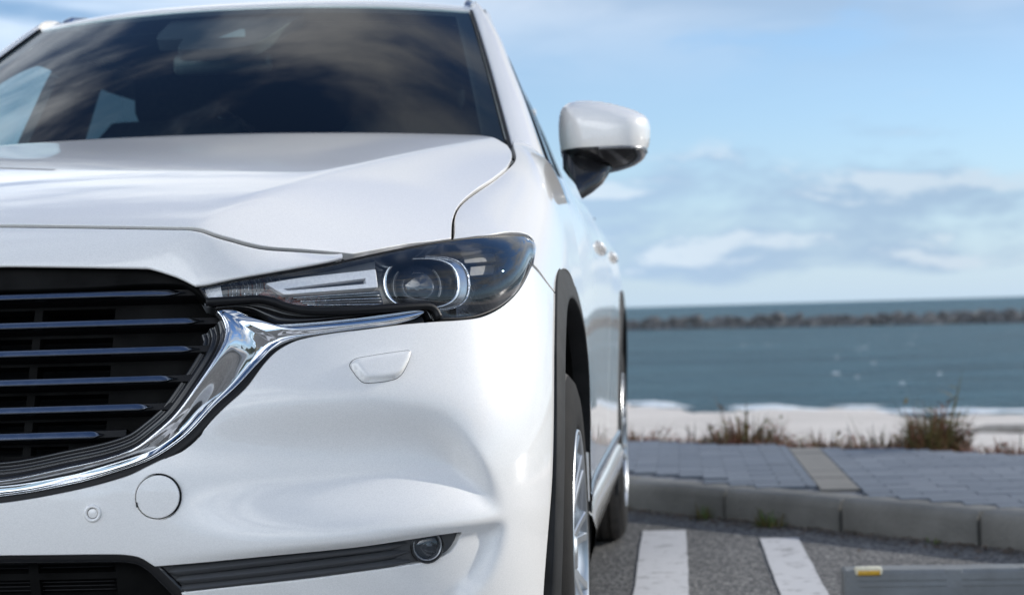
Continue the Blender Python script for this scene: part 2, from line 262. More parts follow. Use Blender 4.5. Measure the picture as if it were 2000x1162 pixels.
class MB:
    """collects pieces of one mesh"""
    def __init__(s): s.V = []; s.F = []
    def add(s, V, F):
        b = len(s.V); s.V += [tuple(v) for v in V]; s.F += [tuple(i+b for i in f) for f in F]; return s
    def box(s, c, d, rz=0., bev=0.):
        x, y, z = [k/2 for k in d]
        if bev:
            bm = bmesh.new(); bmesh.ops.create_cube(bm, size=1, matrix=Matrix.Diagonal((d[0], d[1], d[2], 1)))
            bmesh.ops.bevel(bm, geom=list(bm.edges), offset=bev, segments=2, affect='EDGES', profile=.5); bm.verts.index_update()
            V = [v.co.copy() for v in bm.verts]; F = [[v.index for v in f.verts] for f in bm.faces]; bm.free()
        else:
            V = [Vector(p) for p in ((-x, -y, -z), (x, -y, -z), (x, y, -z), (-x, y, -z), (-x, -y, z), (x, -y, z), (x, y, z), (-x, y, z))]
            F = [(0, 3, 2, 1), (4, 5, 6, 7), (0, 1, 5, 4), (1, 2, 6, 5), (2, 3, 7, 6), (3, 0, 4, 7)]
        M = Matrix.Rotation(rz, 3, 'Z'); return s.add([M @ v+Vector(c) for v in V], F)
    def grid(s, P, closed_u=False, closed_v=False):
        P = np.asarray(P); n, m = P.shape[:2]
        F = [(i*m+j, ((i+1) % n)*m+j, ((i+1) % n)*m+(j+1) % m, i*m+(j+1) % m) for i in range(n if closed_u else n-1) for j in range(m if closed_v else m-1)]
        return s.add(P.reshape(-1, 3).tolist(), F)
    def lathe(s, prof, c, ax, n=48, a0=0., a1=2*math.pi):
        """prof: (radius, distance along ax)"""
        ax = Vector(ax).normalized(); u = ax.orthogonal().normalized(); w = ax.cross(u); full = abs(a1-a0-2*math.pi) < 1e-6
        P = [[Vector(c)+ax*h+(u*math.cos(a)+w*math.sin(a))*r for (r, h) in prof] for a in np.linspace(a0, a1, n, endpoint=not full)]
        return s.grid([[tuple(p) for p in row] for row in P], closed_u=full)
    def tube(s, path, r, n=10, flat=1.0, up=None):
        path = [Vector(p) for p in path]; rows = []
        rr = r if hasattr(r, '__len__') else [r]*len(path)
        for i, p in enumerate(path):
            t = (path[min(i+1, len(path)-1)]-path[max(i-1, 0)]).normalized()
            u = Vector(up) if up is not None else Vector((0, 0, 1))
            if abs(u.dot(t)) > .95: u = Vector((0, 1, 0))
            a = t.cross(u).normalized(); b = a.cross(t).normalized()
            rows.append([tuple(p+a*math.cos(k)*rr[i]+b*math.sin(k)*rr[i]*flat) for k in np.linspace(0, 2*math.pi, n, endpoint=False)])
        b0 = len(s.V); s.grid(rows, closed_v=True)
        s.F.append(tuple(b0+k for k in range(n))[::-1]); s.F.append(tuple(b0+(len(path)-1)*n+k for k in range(n))); return s
    def obj(s, name, mat, parent=None, smooth=True, auto=None):
        o = mesh_obj(name, s.V, s.F, mat, parent, None, smooth)
        bm = bmesh.new(); bm.from_mesh(o.data); bmesh.ops.remove_doubles(bm, verts=bm.verts, dist=1e-5); bmesh.ops.recalc_face_normals(bm, faces=bm.faces); bm.to_mesh(o.data); bm.free()
        if auto is not None: o.data.set_sharp_from_angle(angle=R(auto))
        return o
def smooth_line(pts, closed=False, n=10):
    """Catmull-Rom through points; a third entry 1 marks a corner"""
    P = [np.array(p[:2], float) for p in pts]; C = [len(p) > 2 and bool(p[2]) for p in pts]; out = []; m = len(P)
    for i in range(m if closed else m-1):
        p1, p2 = P[i], P[(i+1) % m]
        p0 = P[i-1] if (closed or i > 0) and not C[i] else 2*p1-p2
        p3 = P[(i+2) % m] if (closed or i+2 < m) and not C[(i+1) % m] else 2*p2-p1
        d1 = max(np.hypot(*(p2-p1)), 1e-9); m1 = (p2-p0)/max(np.hypot(*(p2-p1))+np.hypot(*(p1-p0)), 1e-9)*d1; m2 = (p3-p1)/max(np.hypot(*(p3-p2))+np.hypot(*(p2-p1)), 1e-9)*d1
        for t in np.linspace(0, 1, n, endpoint=False):
            out.append((2*t**3-3*t**2+1)*p1+(t**3-2*t**2+t)*m1+(-2*t**3+3*t**2)*p2+(t**3-t**2)*m2)
    if not closed: out.append(P[-1])
    return np.array(out)
def resample(P, step, closed=True, corners=True):
    """even spacing, sharp corners kept"""
    P = np.asarray(P, float); Q = np.vstack([P, P[:1]]) if closed else P
    out = []; d = np.diff(Q, axis=0); L = np.hypot(d[:, 0], d[:, 1]); ok = L > 1e-9
    keep = [0]; n = len(d)
    for i in range(1, n):
        a, b = d[i-1], d[i]
        if L[i-1]*L[i] > 0 and (a@b)/(L[i-1]*L[i]) < .80: keep.append(i)
    keep.append(n)
    for a, b in zip(keep[:-1], keep[1:]):
        S = Q[a:b+1]; l = np.concatenate([[0], np.cumsum(np.hypot(*np.diff(S, axis=0).T))]); k = max(1, int(round(l[-1]/step)))
        q = np.linspace(0, l[-1], k+1)[:-1]; out += list(zip(np.interp(q, l, S[:, 0]), np.interp(q, l, S[:, 1])))
    if not closed: out.append(tuple(Q[-1]))
    return np.array(out)
def inside(poly, p):
    x, y = p[:, 0], p[:, 1]; c = np.zeros(len(p), bool); q = np.roll(poly, -1, 0)
    for (x1, y1), (x2, y2) in zip(poly, q):
        if y1 == y2: continue
        c ^= ((y1 > y) != (y2 > y)) & (x < (x2-x1)*(y-y1)/(y2-y1)+x1)
    return c
def dist_line(line, p, closed=False):
    A = line; B = np.roll(line, -1, 0)
    if not closed: A, B = A[:-1], B[:-1]
    best = np.full(len(p), 1e9)
    for a, b in zip(A, B):
        ab = b-a; t = np.clip(((p-a)@ab)/max(ab@ab, 1e-12), 0, 1); best = np.minimum(best, np.hypot(*(p-a-t[:, None]*ab).T))
    return best
def panel(name, surf, outline, mat, parent, holes=(), step=.008, bstep=.006, offset=0., lip=.0018, depth=.012, sgn=1, mirror=False, pillow=None, pre=False, normals_ok=True):
    """a sheet on surf(u, v) inside the outline, with a rounded edge that turns inwards; pillow=(height, width) swells it"""
    loops = [np.asarray(outline) if pre else smooth_line(outline, True)]+[np.asarray(h) if pre else smooth_line(h, True) for h in holes]
    loops = [resample(l, bstep) for l in loops]
    if mirror:
        for l in loops: l[np.abs(l[:, 0]) < 1e-6, 0] = 0.
    lo, hi = loops[0].min(0), loops[0].max(0)
    gu = np.arange(lo[0]+step*.5, hi[0], step); rows = []
    for k, v in enumerate(np.arange(lo[1]+step*.4, hi[1], step*.87)):
        rows.append(np.stack([gu+(step*.5 if k % 2 else 0), np.full_like(gu, v)], 1))
    G = np.vstack(rows) if rows else np.zeros((0, 2))
    m = inside(loops[0], G)
    for h in loops[1:]: m &= ~inside(h, G)
    G = G[m]
    for l in loops:
        if len(G): G = G[dist_line(l, G, True) > step*.45]
    pts = []; edges = []
    for l in loops:
        b = len(pts); n = len(l); pts += l.tolist(); edges += [(b+i, b+(i+1) % n) for i in range(n)]
    nb = len(pts); pts += G.tolist()
    r = geometry.delaunay_2d_cdt([Vector(p) for p in pts], edges, [], 0, 1e-7)
    UV = np.array([tuple(p) for p in r[0]]); T = [tuple(f) for f in r[2]]
    cen = np.array([UV[list(f)].mean(0) for f in T]); m = inside(loops[0], cen)
    for h in loops[1:]: m &= ~inside(h, cen)
    T = [t for t, k in zip(T, m) if k]
    u, v = UV[:, 0], UV[:, 1]; P = surf(u, v); N = normals(surf, u, v)*sgn
    if pillow:
        H, Wd = pillow
        def hgt(q):
            d = np.minimum.reduce([dist_line(l, q, True) for l in loops]); x = np.clip(d/Wd, 0, 1); return H*np.sqrt(np.maximum(1-(1-x)**2, 0))
        P0 = P; P = P+N*hgt(UV)[:, None]; e = step*.5
        du = surf(u+e, v)-surf(u-e, v)+N*(hgt(UV+[e, 0])-hgt(UV-[e, 0]))[:, None]; dv = surf(u, v+e)-surf(u, v-e)+N*(hgt(UV+[0, e])-hgt(UV-[0, e]))[:, None]
        N = np.cross(du, dv)*sgn; N /= np.linalg.norm(N, axis=1, keepdims=True)
    P = P+N*offset
    # orient the faces
    tri = np.array(T); fn = np.cross(P[tri[:, 1]]-P[tri[:, 0]], P[tri[:, 2]]-P[tri[:, 0]])
    if (fn*N[tri[:, 0]]).sum() < 0: T = [t[::-1] for t in T]
    # boundary edges
    cnt = {}
    for t in T:
        for a, b in ((t[0], t[1]), (t[1], t[2]), (t[2], t[0])): cnt[(a, b)] = 1
    bd = [(a, b) for (a, b) in cnt if (b, a) not in cnt]
    if mirror: bd = [(a, b) for a, b in bd if not (abs(UV[a, 0]) < 1e-6 and abs(UV[b, 0]) < 1e-6)]
    V = P.tolist(); NN = N.tolist(); F = list(T)
    if depth > 0:
        out = {}
        for a, b in bd:
            t = P[b]-P[a]
            for k in (a, b):
                o = np.cross(t, N[k]); l = np.linalg.norm(o)
                if l > 0: out.setdefault(k, []).append(o/l)
        idx = {}
        for k, o in out.items():
            o = np.mean(o, 0); o /= max(np.linalg.norm(o), .35)
            n = N[k]; base = len(V)
            for (fo, fi, w) in ((.30, -.08, .35), (.70, -.36, .75), (.95, -.75, .97), (1.0, -1.4, 1.)):
                V.append((P[k]+o*lip*fo+n*lip*fi).tolist()); q = n*(1-w)+o*w; NN.append((q/np.linalg.norm(q)).tolist())
            V.append((P[k]+o*lip-n*depth).tolist()); NN.append(o.tolist())
            idx[k] = [k]+list(range(base, base+5))
        for a, b in bd:
            A, B = idx[a], idx[b]
            for i in range(5): F.append((B[i], A[i], A[i+1], B[i+1]))
    if mirror:
        V = np.array(V); NN = np.array(NN); mp = {}; V2 = V.tolist(); N2 = NN.tolist()
        for i in range(len(V)):
            if abs(V[i, 0]) < 1e-5: mp[i] = i; V2[i][0] = 0.; N2[i][0] = 0.; continue
            mp[i] = len(V2); V2.append([-V[i, 0], V[i, 1], V[i, 2]]); N2.append([-NN[i, 0], NN[i, 1], NN[i, 2]])
        F = F+[tuple(mp[k] for k in f[::-1]) for f in F]; V, NN = V2, N2
    NA = np.array(NN); NA /= np.maximum(np.linalg.norm(NA, axis=1, keepdims=True), 1e-9)
    return mesh_obj(name, V, F, mat, parent, NA)
# ---------- materials ----------
def mat(name, col, rough=.5, metal=0., coat=0., spec=.5, var=None, bump=None, coat_rough=.03, rvar=None, sheen=0., trans=0.):
    """var=(scale, other colour, low, high) mottles the colour, bump=(scale, distance), rvar=(scale, other roughness)"""
    m = bpy.data.materials.new(name); m.use_nodes = True; nt = m.node_tree; N = nt.nodes; L = nt.links; b = N['Principled BSDF']
    b.inputs['Base Color'].default_value = (*col, 1); b.inputs['Roughness'].default_value = rough; b.inputs['Metallic'].default_value = metal
    b.inputs['Coat Weight'].default_value = coat; b.inputs['Coat Roughness'].default_value = coat_rough; b.inputs['Specular IOR Level'].default_value = spec
    b.inputs['Transmission Weight'].default_value = trans
    tc = N.new('ShaderNodeTexCoord')
    def nz(scale, detail=5):
        n = N.new('ShaderNodeTexNoise'); n.inputs['Scale'].default_value = scale; n.inputs['Detail'].default_value = detail; L.new(tc.outputs['Object'], n.inputs['Vector']); return n.outputs['Fac']
    def mr(v, a, b_, lo, hi):
        r = N.new('ShaderNodeMapRange'); L.new(v, r.inputs[0]); r.inputs[1].default_value = a; r.inputs[2].default_value = b_; r.inputs[3].default_value = lo; r.inputs[4].default_value = hi; return r.outputs[0]
    if var:
        mx = N.new('ShaderNodeMix'); mx.data_type = 'RGBA'; mx.inputs[6].default_value = (*col, 1); mx.inputs[7].default_value = (*var[1], 1)
        L.new(mr(nz(var[0]), var[2] if len(var) > 2 else .35, var[3] if len(var) > 3 else .65, 0, 1), mx.inputs[0]); L.new(mx.outputs[2], b.inputs['Base Color'])
    if rvar: L.new(mr(nz(rvar[0]), .3, .7, rough, rvar[1]), b.inputs['Roughness'])
    if bump:
        bp = N.new('ShaderNodeBump'); bp.inputs['Distance'].default_value = bump[1]; bp.inputs['Strength'].default_value = bump[2] if len(bump) > 2 else 1.; L.new(nz(bump[0], 6), bp.inputs['Height']); L.new(bp.outputs[0], b.inputs['Normal'])
    return m
def thin_glass(name, tint, boost=1.8, rough=.0, gloss=(1, 1, 1)):
    m = bpy.data.materials.new(name); m.use_nodes = True; nt = m.node_tree; N = nt.nodes; L = nt.links; N.clear()
    o = N.new('ShaderNodeOutputMaterial'); mix = N.new('ShaderNodeMixShader'); t = N.new('ShaderNodeBsdfTransparent'); g = N.new('ShaderNodeBsdfGlossy'); f = N.new('ShaderNodeFresnel'); mu = N.new('ShaderNodeMath')
    t.inputs[0].default_value = (*tint, 1); g.inputs['Roughness'].default_value = rough; g.inputs['Color'].default_value = (*gloss, 1); f.inputs['IOR'].default_value = 1.5; mu.operation = 'MULTIPLY'; mu.use_clamp = True; mu.inputs[1].default_value = boost
    geo = N.new('ShaderNodeNewGeometry'); io = N.new('ShaderNodeMapRange'); L.new(geo.outputs['Backfacing'], io.inputs[0]); io.inputs[3].default_value = 1.5; io.inputs[4].default_value = 1/1.5; L.new(io.outputs[0], f.inputs['IOR'])
    L.new(f.outputs[0], mu.inputs[0]); L.new(mu.outputs[0], mix.inputs[0]); L.new(t.outputs[0], mix.inputs[1]); L.new(g.outputs[0], mix.inputs[2]); L.new(mix.outputs[0], o.inputs[0]); return m
def paint_mat():
    m = mat('white_pearl_paint', (.80, .805, .81), .32, coat=1., coat_rough=.02, spec=.5)
    nt = m.node_tree; N = nt.nodes; L = nt.links; b = N['Principled BSDF']; tc = N.new('ShaderNodeTexCoord')
    v = N.new('ShaderNodeTexVoronoi'); v.inputs['Scale'].default_value = 900; L.new(tc.outputs['Object'], v.inputs['Vector'])
    mr = N.new('ShaderNodeMapRange'); mr.inputs[1].default_value = 0; mr.inputs[2].default_value = 1; mr.inputs[3].default_value = .94; mr.inputs[4].default_value = 1.06; sp = N.new('ShaderNodeSeparateColor'); L.new(v.outputs['Color'], sp.inputs[0]); L.new(sp.outputs[0], mr.inputs[0])
    mx = N.new('ShaderNodeMix'); mx.data_type = 'RGBA'; mx.blend_type = 'MULTIPLY'; mx.inputs[0].default_value = 1; mx.inputs[6].default_value = (.845, .825, .795, 1); L.new(mr.outputs[0], mx.inputs[7]); L.new(mx.outputs[2], b.inputs['Base Color'])
    n = N.new('ShaderNodeTexNoise'); n.inputs['Scale'].default_value = 700; n.inputs['Detail'].default_value = 2; L.new(tc.outputs['Object'], n.inputs['Vector'])
    bp = N.new('ShaderNodeBump'); bp.inputs['Strength'].default_value = .02; bp.inputs['Distance'].default_value = .0004; L.new(n.outputs['Fac'], bp.inputs['Height']); L.new(bp.outputs[0], b.inputs['Normal'])
    return m
M = {}
M['paint'] = paint_mat()
M['chrome'] = mat('chrome', (.80, .81, .82), .035, metal=1., rvar=(30, .06))
M['satin'] = mat('satin_silver', (.36, .40, .47), .20, metal=1., rvar=(60, .28))
M['blade'] = mat('dark_satin_chrome', (.29, .325, .385), .20, metal=1., rvar=(60, .26))
M['gloss_black'] = mat('gloss_black_plastic', (.012, .012, .013), .12, coat=.3, rvar=(20, .2))
M['black'] = mat('matt_black_plastic', (.005, .005, .006), .45, spec=.25, var=(40, (.007, .007, .008)), bump=(900, .0003))
M['trim_plastic'] = mat('slot_trim_plastic', (.056, .058, .062), .30, var=(18, (.06, .062, .065)), bump=(1200, .0003))
M['cladding'] = mat('grey_plastic', (.017, .018, .019), .65, spec=.12, var=(18, (.027, .028, .030)), bump=(1200, .0004))
M['void'] = mat('black_plastic_inside', (.004, .004, .004), .7, spec=.06, var=(15, (.010, .010, .010)))
M['rubber'] = mat('tyre_rubber', (.010, .010, .011), .8, spec=.12, var=(12, (.018, .017, .016)), bump=(300, .0006))
M['tread'] = mat('dusty_tyre_tread', (.045, .040, .036), .8, var=(25, (.075, .066, .057)), bump=(300, .0006))
M['alloy'] = mat('alloy_rim', (.55, .57, .59), .3, metal=.9, rvar=(30, .3))
M['disc'] = mat('brake_iron', (.10, .10, .10), .4, metal=.8, var=(40, (.14, .12, .11)))
M['glass'] = thin_glass('windshield_glass', (.60, .72, .72), .80)
M['side_glass'] = thin_glass('side_window_glass', (.62, .72, .74), 1.7); M['privacy'] = thin_glass('privacy_glass', (.16, .20, .22), 1.7)
M['lens'] = thin_glass('clear_polycarbonate', (.98, .985, .985), 1.5)
M['fog_lens'] = thin_glass('fog_lamp_lens', (.75, .80, .85), 1.6)
M['proj_glass'] = mat('projector_glass', (.03, .035, .05), .02, coat=1, spec=.9)
M['drl'] = mat('light_guide_acrylic', (.90, .90, .91), .3, coat=.3, var=(220, (.80, .80, .82)))
M['reflector'] = mat('lamp_reflector', (.62, .63, .65), .10, metal=1., bump=(120, .003))
M['lamp_silver'] = mat('lamp_bezel_silver', (.70, .71, .73), .16, metal=.85, rvar=(50, .24))
M['lamp_grey'] = mat('lamp_bezel_grey', (.26, .265, .275), .22, metal=.6, rvar=(50, .3))
M['lamp_mid'] = mat('lamp_inner_grey', (.17, .175, .185), .6, spec=.2, var=(60, (.21, .215, .22)))
M['lamp_dark'] = mat('lamp_bezel_dark', (.045, .047, .052), .25, coat=.3, var=(40, (.040, .041, .046)))
M['amber'] = mat('amber_reflector', (.16, .035, .015), .25, coat=.8, var=(160, (.03, .02, .02)), bump=(400, .001))
M['mirror'] = mat('mirror_glass', (.85, .87, .88), .01, metal=1.)
M['cloth'] = mat('dark_seat_cloth', (.022, .022, .024), .8, var=(60, (.03, .03, .032)), bump=(800, .0006))
M['dash'] = mat('dashboard_plastic', (.014, .014, .016), .6, bump=(900, .0004), var=(12, (.018, .018, .02)))
M['lining'] = mat('headlining', (.05, .05, .052), .9, var=(200, (.06, .06, .06)))
M['radiator'] = mat('radiator_fins', (.008, .008, .009), .6, spec=.2, metal=.0, var=(60, (.004, .004, .004)))
M['yellow'] = mat('yellow_reflector', (.62, .36, .02), .35, coat=.5, var=(60, (.5, .28, .02)))
M['cream'] = mat('cream_plastic', (.72, .68, .52), .5, var=(60, (.62, .58, .44)))
def asphalt_mat():
    m = mat('asphalt', (.075, .075, .077), .85); nt = m.node_tree; N = nt.nodes; L = nt.links; b = N['Principled BSDF']; tc = N.new('ShaderNodeTexCoord')
    v = N.new('ShaderNodeTexVoronoi'); v.inputs['Scale'].default_value = 95; L.new(tc.outputs['Object'], v.inputs['Vector'])
    n = N.new('ShaderNodeTexNoise'); n.inputs['Scale'].default_value = .9; n.inputs['Detail'].default_value = 8; L.new(tc.outputs['Object'], n.inputs['Vector'])
    n2 = N.new('ShaderNodeTexNoise'); n2.inputs['Scale'].default_value = 40; n2.inputs['Detail'].default_value = 4; L.new(tc.outputs['Object'], n2.inputs['Vector'])
    cr = N.new('ShaderNodeValToRGB'); e = cr.color_ramp.elements; e[0].color = (.050, .050, .052, 1); e[1].color = (.22, .215, .205, 1); e[0].position = .25; e[1].position = .95
    e2 = cr.color_ramp.elements.new(.6); e2.color = (.105, .104, .103, 1)
    sp = N.new('ShaderNodeSeparateColor'); L.new(v.outputs['Color'], sp.inputs[0]); L.new(sp.outputs[0], cr.inputs[0])
    mr = N.new('ShaderNodeMapRange'); L.new(n.outputs['Fac'], mr.inputs[0]); mr.inputs[1].default_value = .3; mr.inputs[2].default_value = .7; mr.inputs[3].default_value = .66; mr.inputs[4].default_value = 1.25
    mr2 = N.new('ShaderNodeMapRange'); L.new(n2.outputs['Fac'], mr2.inputs[0]); mr2.inputs[1].default_value = .3; mr2.inputs[2].default_value = .7; mr2.inputs[3].default_value = .7; mr2.inputs[4].default_value = 1.3
    mm = N.new('ShaderNodeMath'); mm.operation = 'MULTIPLY'; L.new(mr.outputs[0], mm.inputs[0]); L.new(mr2.outputs[0], mm.inputs[1])
    mx = N.new('ShaderNodeMix'); mx.data_type = 'RGBA'; mx.blend_type = 'MULTIPLY'; mx.inputs[0].default_value = 1; L.new(cr.outputs[0], mx.inputs[6]); L.new(mm.outputs[0], mx.inputs[7]); L.new(mx.outputs[2], b.inputs['Base Color'])
    bp = N.new('ShaderNodeBump'); bp.inputs['Distance'].default_value = .004; L.new(v.outputs['Distance'], bp.inputs['Height']); L.new(bp.outputs[0], b.inputs['Normal']); return m
M['asphalt'] = asphalt_mat()
def line_mat():
    m = mat('worn_white_road_paint', (.62, .62, .62), .75); nt = m.node_tree; N = nt.nodes; L = nt.links; b = N['Principled BSDF']; tc = N.new('ShaderNodeTexCoord')
    n = N.new('ShaderNodeTexNoise'); n.inputs['Scale'].default_value = 14; n.inputs['Detail'].default_value = 10; n.inputs['Roughness'].default_value = .7; L.new(tc.outputs['Object'], n.inputs['Vector'])
    cr = N.new('ShaderNodeValToRGB'); e = cr.color_ramp.elements; e[0].position = .30; e[0].color = (.12, .12, .12, 1); e[1].position = .46; e[1].color = (.52, .52, .53, 1); L.new(n.outputs['Fac'], cr.inputs[0]); L.new(cr.outputs[0], b.inputs['Base Color'])
    bp = N.new('ShaderNodeBump'); bp.inputs['Distance'].default_value = .003; L.new(n.outputs['Fac'], bp.inputs['Height']); L.new(bp.outputs[0], b.inputs['Normal']); return m
M['line'] = line_mat()
M['concrete'] = mat('kerb_concrete', (.20, .20, .19), .85, var=(5, (.105, .105, .098), .35, .72), bump=(60, .004))
M['stop'] = mat('wheel_stop_concrete', (.19, .205, .215), .8, var=(9, (.15, .16, .165)), bump=(70, .003))
M['paver'] = mat('blue_grey_paver', (.118, .143, .180), .8, var=(4, (.092, .113, .142)), bump=(80, .003))
M['paver2'] = mat('pale_blue_paver', (.142, .166, .203), .8, var=(4, (.118, .14, .17)), bump=(80, .003))
M['tactile'] = mat('sandy_guide_paver', (.185, .178, .162), .8, var=(5, (.145, .14, .13)), bump=(70, .004))
M['joint'] = mat('sand_joint', (.105, .118, .145), .9, var=(30, (.13, .14, .155)))
M['sand'] = mat('pale_beach_sand', (.60, .555, .51), .9, var=(.35, (.50, .46, .42)), bump=(8, .05))
M['drygrass'] = mat('dry_sandy_turf', (.36, .29, .17), .9, var=(1.5, (.30, .22, .11)), bump=(10, .05))
M['rock'] = mat('breakwater_rock', (.075, .076, .078), .85, var=(.7, (.25, .24, .225), .42, .75), bump=(2.5, .25))
M['leaf_red'] = mat('reddish_dry_leaf', (.17, .055, .038), .75, var=(9, (.22, .11, .06)))
M['leaf_olive'] = mat('olive_leaf', (.10, .095, .03), .7, var=(9, (.16, .12, .045)))
M['leaf_dark'] = mat('dark_stem_leaf', (.050, .034, .022), .8, var=(9, (.085, .058, .036)))
M['leaf_green'] = mat('green_weed_leaf', (.055, .10, .022), .6, var=(9, (.09, .14, .03)))
M['litter'] = mat('brown_leaf_litter', (.11, .07, .045), .85, var=(14, (.055, .045, .035)))
M['hill'] = mat('wooded_hill', (.020, .030, .016), .9, var=(.03, (.035, .040, .022)))
M['wood'] = mat('driftwood', (.30, .28, .25), .8, var=(6, (.2, .18, .16)))
def sea_mat():
    m = mat('sea_water', (.010, .050, .068), .34, spec=.07); nt = m.node_tree; N = nt.nodes; L = nt.links; b = N['Principled BSDF']; tc = N.new('ShaderNodeTexCoord')
    mp = N.new('ShaderNodeMapping'); mp.inputs['Rotation'].default_value = (0, 0, R(-14)); mp.inputs['Scale'].default_value = (.35, 1.5, 1); L.new(tc.outputs['Object'], mp.inputs[0])
    hs = []
    for sc, d in ((.55, 6), (2.6, 5)):
        n = N.new('ShaderNodeTexNoise'); n.inputs['Scale'].default_value = sc; n.inputs['Detail'].default_value = d; n.inputs['Roughness'].default_value = .62; L.new(mp.outputs[0], n.inputs['Vector']); hs.append(n.outputs['Fac'])
    ad = N.new('ShaderNodeMath'); ad.operation = 'MULTIPLY_ADD'; L.new(hs[1], ad.inputs[0]); ad.inputs[1].default_value = .35; L.new(hs[0], ad.inputs[2])
    bp = N.new('ShaderNodeBump'); bp.inputs['Distance'].default_value = 1.6; bp.inputs['Strength'].default_value = 1.; L.new(ad.outputs[0], bp.inputs['Height']); L.new(bp.outputs[0], b.inputs['Normal'])
    # broad darker and lighter teal patches
    n = N.new('ShaderNodeTexNoise'); n.inputs['Scale'].default_value = .06; n.inputs['Detail'].default_value = 4; L.new(mp.outputs[0], n.inputs['Vector'])
    cr = N.new('ShaderNodeValToRGB'); e = cr.color_ramp.elements; e[0].position = .35; e[0].color = (.026, .078, .104, 1); e[1].position = .65; e[1].color = (.062, .138, .166, 1); L.new(n.outputs['Fac'], cr.inputs[0])
    wr = N.new('ShaderNodeMapRange'); L.new(ad.outputs[0], wr.inputs[0]); wr.inputs[1].default_value = .48; wr.inputs[2].default_value = .90; wr.inputs[3].default_value = .55; wr.inputs[4].default_value = 1.65     # wave light and shade put into the colour: crests lighter, troughs darker
    mw = N.new('ShaderNodeMix'); mw.data_type = 'RGBA'; mw.blend_type = 'MULTIPLY'; mw.inputs[0].default_value = 1; L.new(cr.outputs[0], mw.inputs[6]); L.new(wr.outputs[0], mw.inputs[7]); L.new(mw.outputs[2], b.inputs['Base Color'])
    return m
M['sea'] = sea_mat()
M['foam'] = mat('foam_and_sparkle_white', (.80, .82, .83), .7, var=(2, (.6, .66, .68)), bump=(6, .05))
# ---------- the setting ----------
rnd = random.Random(7)
KD = np.array([.7026, -.7117]); KN = np.array([.7117, .7026]); K0 = np.array([.832, 4.878])       # foot of the kerb: along it, away from the road
def kpt(s, n, z): p = K0+KD*s+KN*n; return (p[0], p[1], z)
asphalt = mesh_obj('car_park_asphalt', [kpt(-90, .05, 0), kpt(90, .05, 0), kpt(90, -160, 0), kpt(-90, -160, 0)], [(3, 2, 1, 0)], M['asphalt'], smooth=False); tag(asphalt, kind='structure')
for (x0, x1, ya, yb) in ((.957, 1.121, 4.10, -3.2), (1.385, 1.522, 3.84, -3.2)):
    n = 60; V = []; F = []
    for i in range(n+1):
        y = ya+(yb-ya)*i/n; V += [(x0+rnd.uniform(-.0018, .0018), y, .004), (x1+rnd.uniform(-.0018, .0018), y, .004)]
        if i: F.append((2*i-2, 2*i-1, 2*i+1, 2*i))
    mesh_obj('parking_line', V, F, M['line'], asphalt, smooth=False)
# pavement and its far edge
FE = [np.array(p) for p in ((-12., 18.6), (-4., 10.65), (.808, 7.037), (1.805, 6.369), (2.696, 5.762), (7., 2.85), (12., -.55), (30., -12.8))]
def far_y(x): return np.interp(x, [p[0] for p in FE], [p[1] for p in FE])
def kerb_y(x, n=0.): return K0[1]+KN[1]*n+(x-K0[0]-KN[0]*n)*KD[1]/KD[0]
xs = np.linspace(-12, 30, 85)
pv = MB(); pv.grid([[(x, kerb_y(x, .13), .112), (x, far_y(x), .112)] for x in xs])
walk = pv.obj('pavement', M['joint'], smooth=False); tag(walk, kind='structure')
def paver_mesh(w, d, name, m):
    b = MB().box((0, 0, 0), (w+.002, d+.002, .06), bev=.002); o = b.obj(name, m, smooth=False); me = o.data; bpy.data.objects.remove(o); return me
pm = [paver_mesh(.196, .096, 'paver', M['paver']), paver_mesh(.196, .096, 'paver', M['paver2']), paver_mesh(.146, .146, 'guide_paver', M['tactile'])]
rest = [MB(), MB(), MB()]; near = []
cx0, cy0 = 1.106, -2.47
def put(k, x, y, w, d):
    z = .094+rnd.uniform(-.0015, .0015); rz = rnd.uniform(-.008, .008)
    if kerb_y(x, .16)+.02 < y-d/2 and y+d/2 < far_y(x)-.02:
        seen = (x-cx0)/(y-cy0) > -.045 and (x-cx0)/(y-cy0) < .215 and y < 7.2
        if seen: near.append((y*.9, k, x, y, z, rz))
        else: rest[k].box((x, y, z), (w, d, .06))
row = 0
y = -4.
while y < 14:
    for x in np.arange(-6, 9, .2):
        xx = x+(.1 if row % 2 else 0)
        if 1.60 < xx < 1.84: continue
        put(rnd.random() < .35 and 1 or 0, xx, y, .196, .096)
    y += .1; row += 1
fill = MB()
for k in range(180):
    y = -4+.1*k
    for xa, xb in (((1.502, 1.643),) if k % 2 == 0 else ((1.602, 1.643),))+(((1.797, 1.898),) if k % 2 == 0 else ()):
        x = (xa+xb)/2
        if kerb_y(x, .16)+.02 < y-.05 and y+.05 < far_y(x)-.02: fill.box((x, y, .094), (xb-xa-.003, .098, .06))
tag(fill.obj('cut_pavers', M['paver'], walk, smooth=False), kind='stuff')
for y in np.arange(-4, 14, .15): put(2, 1.72, y, .146, .146)
near.sort()
for i, (dd, k, x, y, z, rz) in enumerate(near):
    if i < 300:
        o = bpy.data.objects.new('guide_paver' if k == 2 else 'paver', pm[k]); COL.objects.link(o); o.parent = walk; o.location = (x, y, z); o.rotation_euler.z = rz
    else: rest[k].box((x, y, z), (.146 if k == 2 else .196, .146 if k == 2 else .096, .06), rz)
for k, nm in enumerate(('pavers', 'pale_pavers', 'guide_pavers')):
    if rest[k].V: tag(rest[k].obj(nm, (M['paver'], M['paver2'], M['tactile'])[k], walk, smooth=False), kind='stuff')
print('pavers near', len(near))
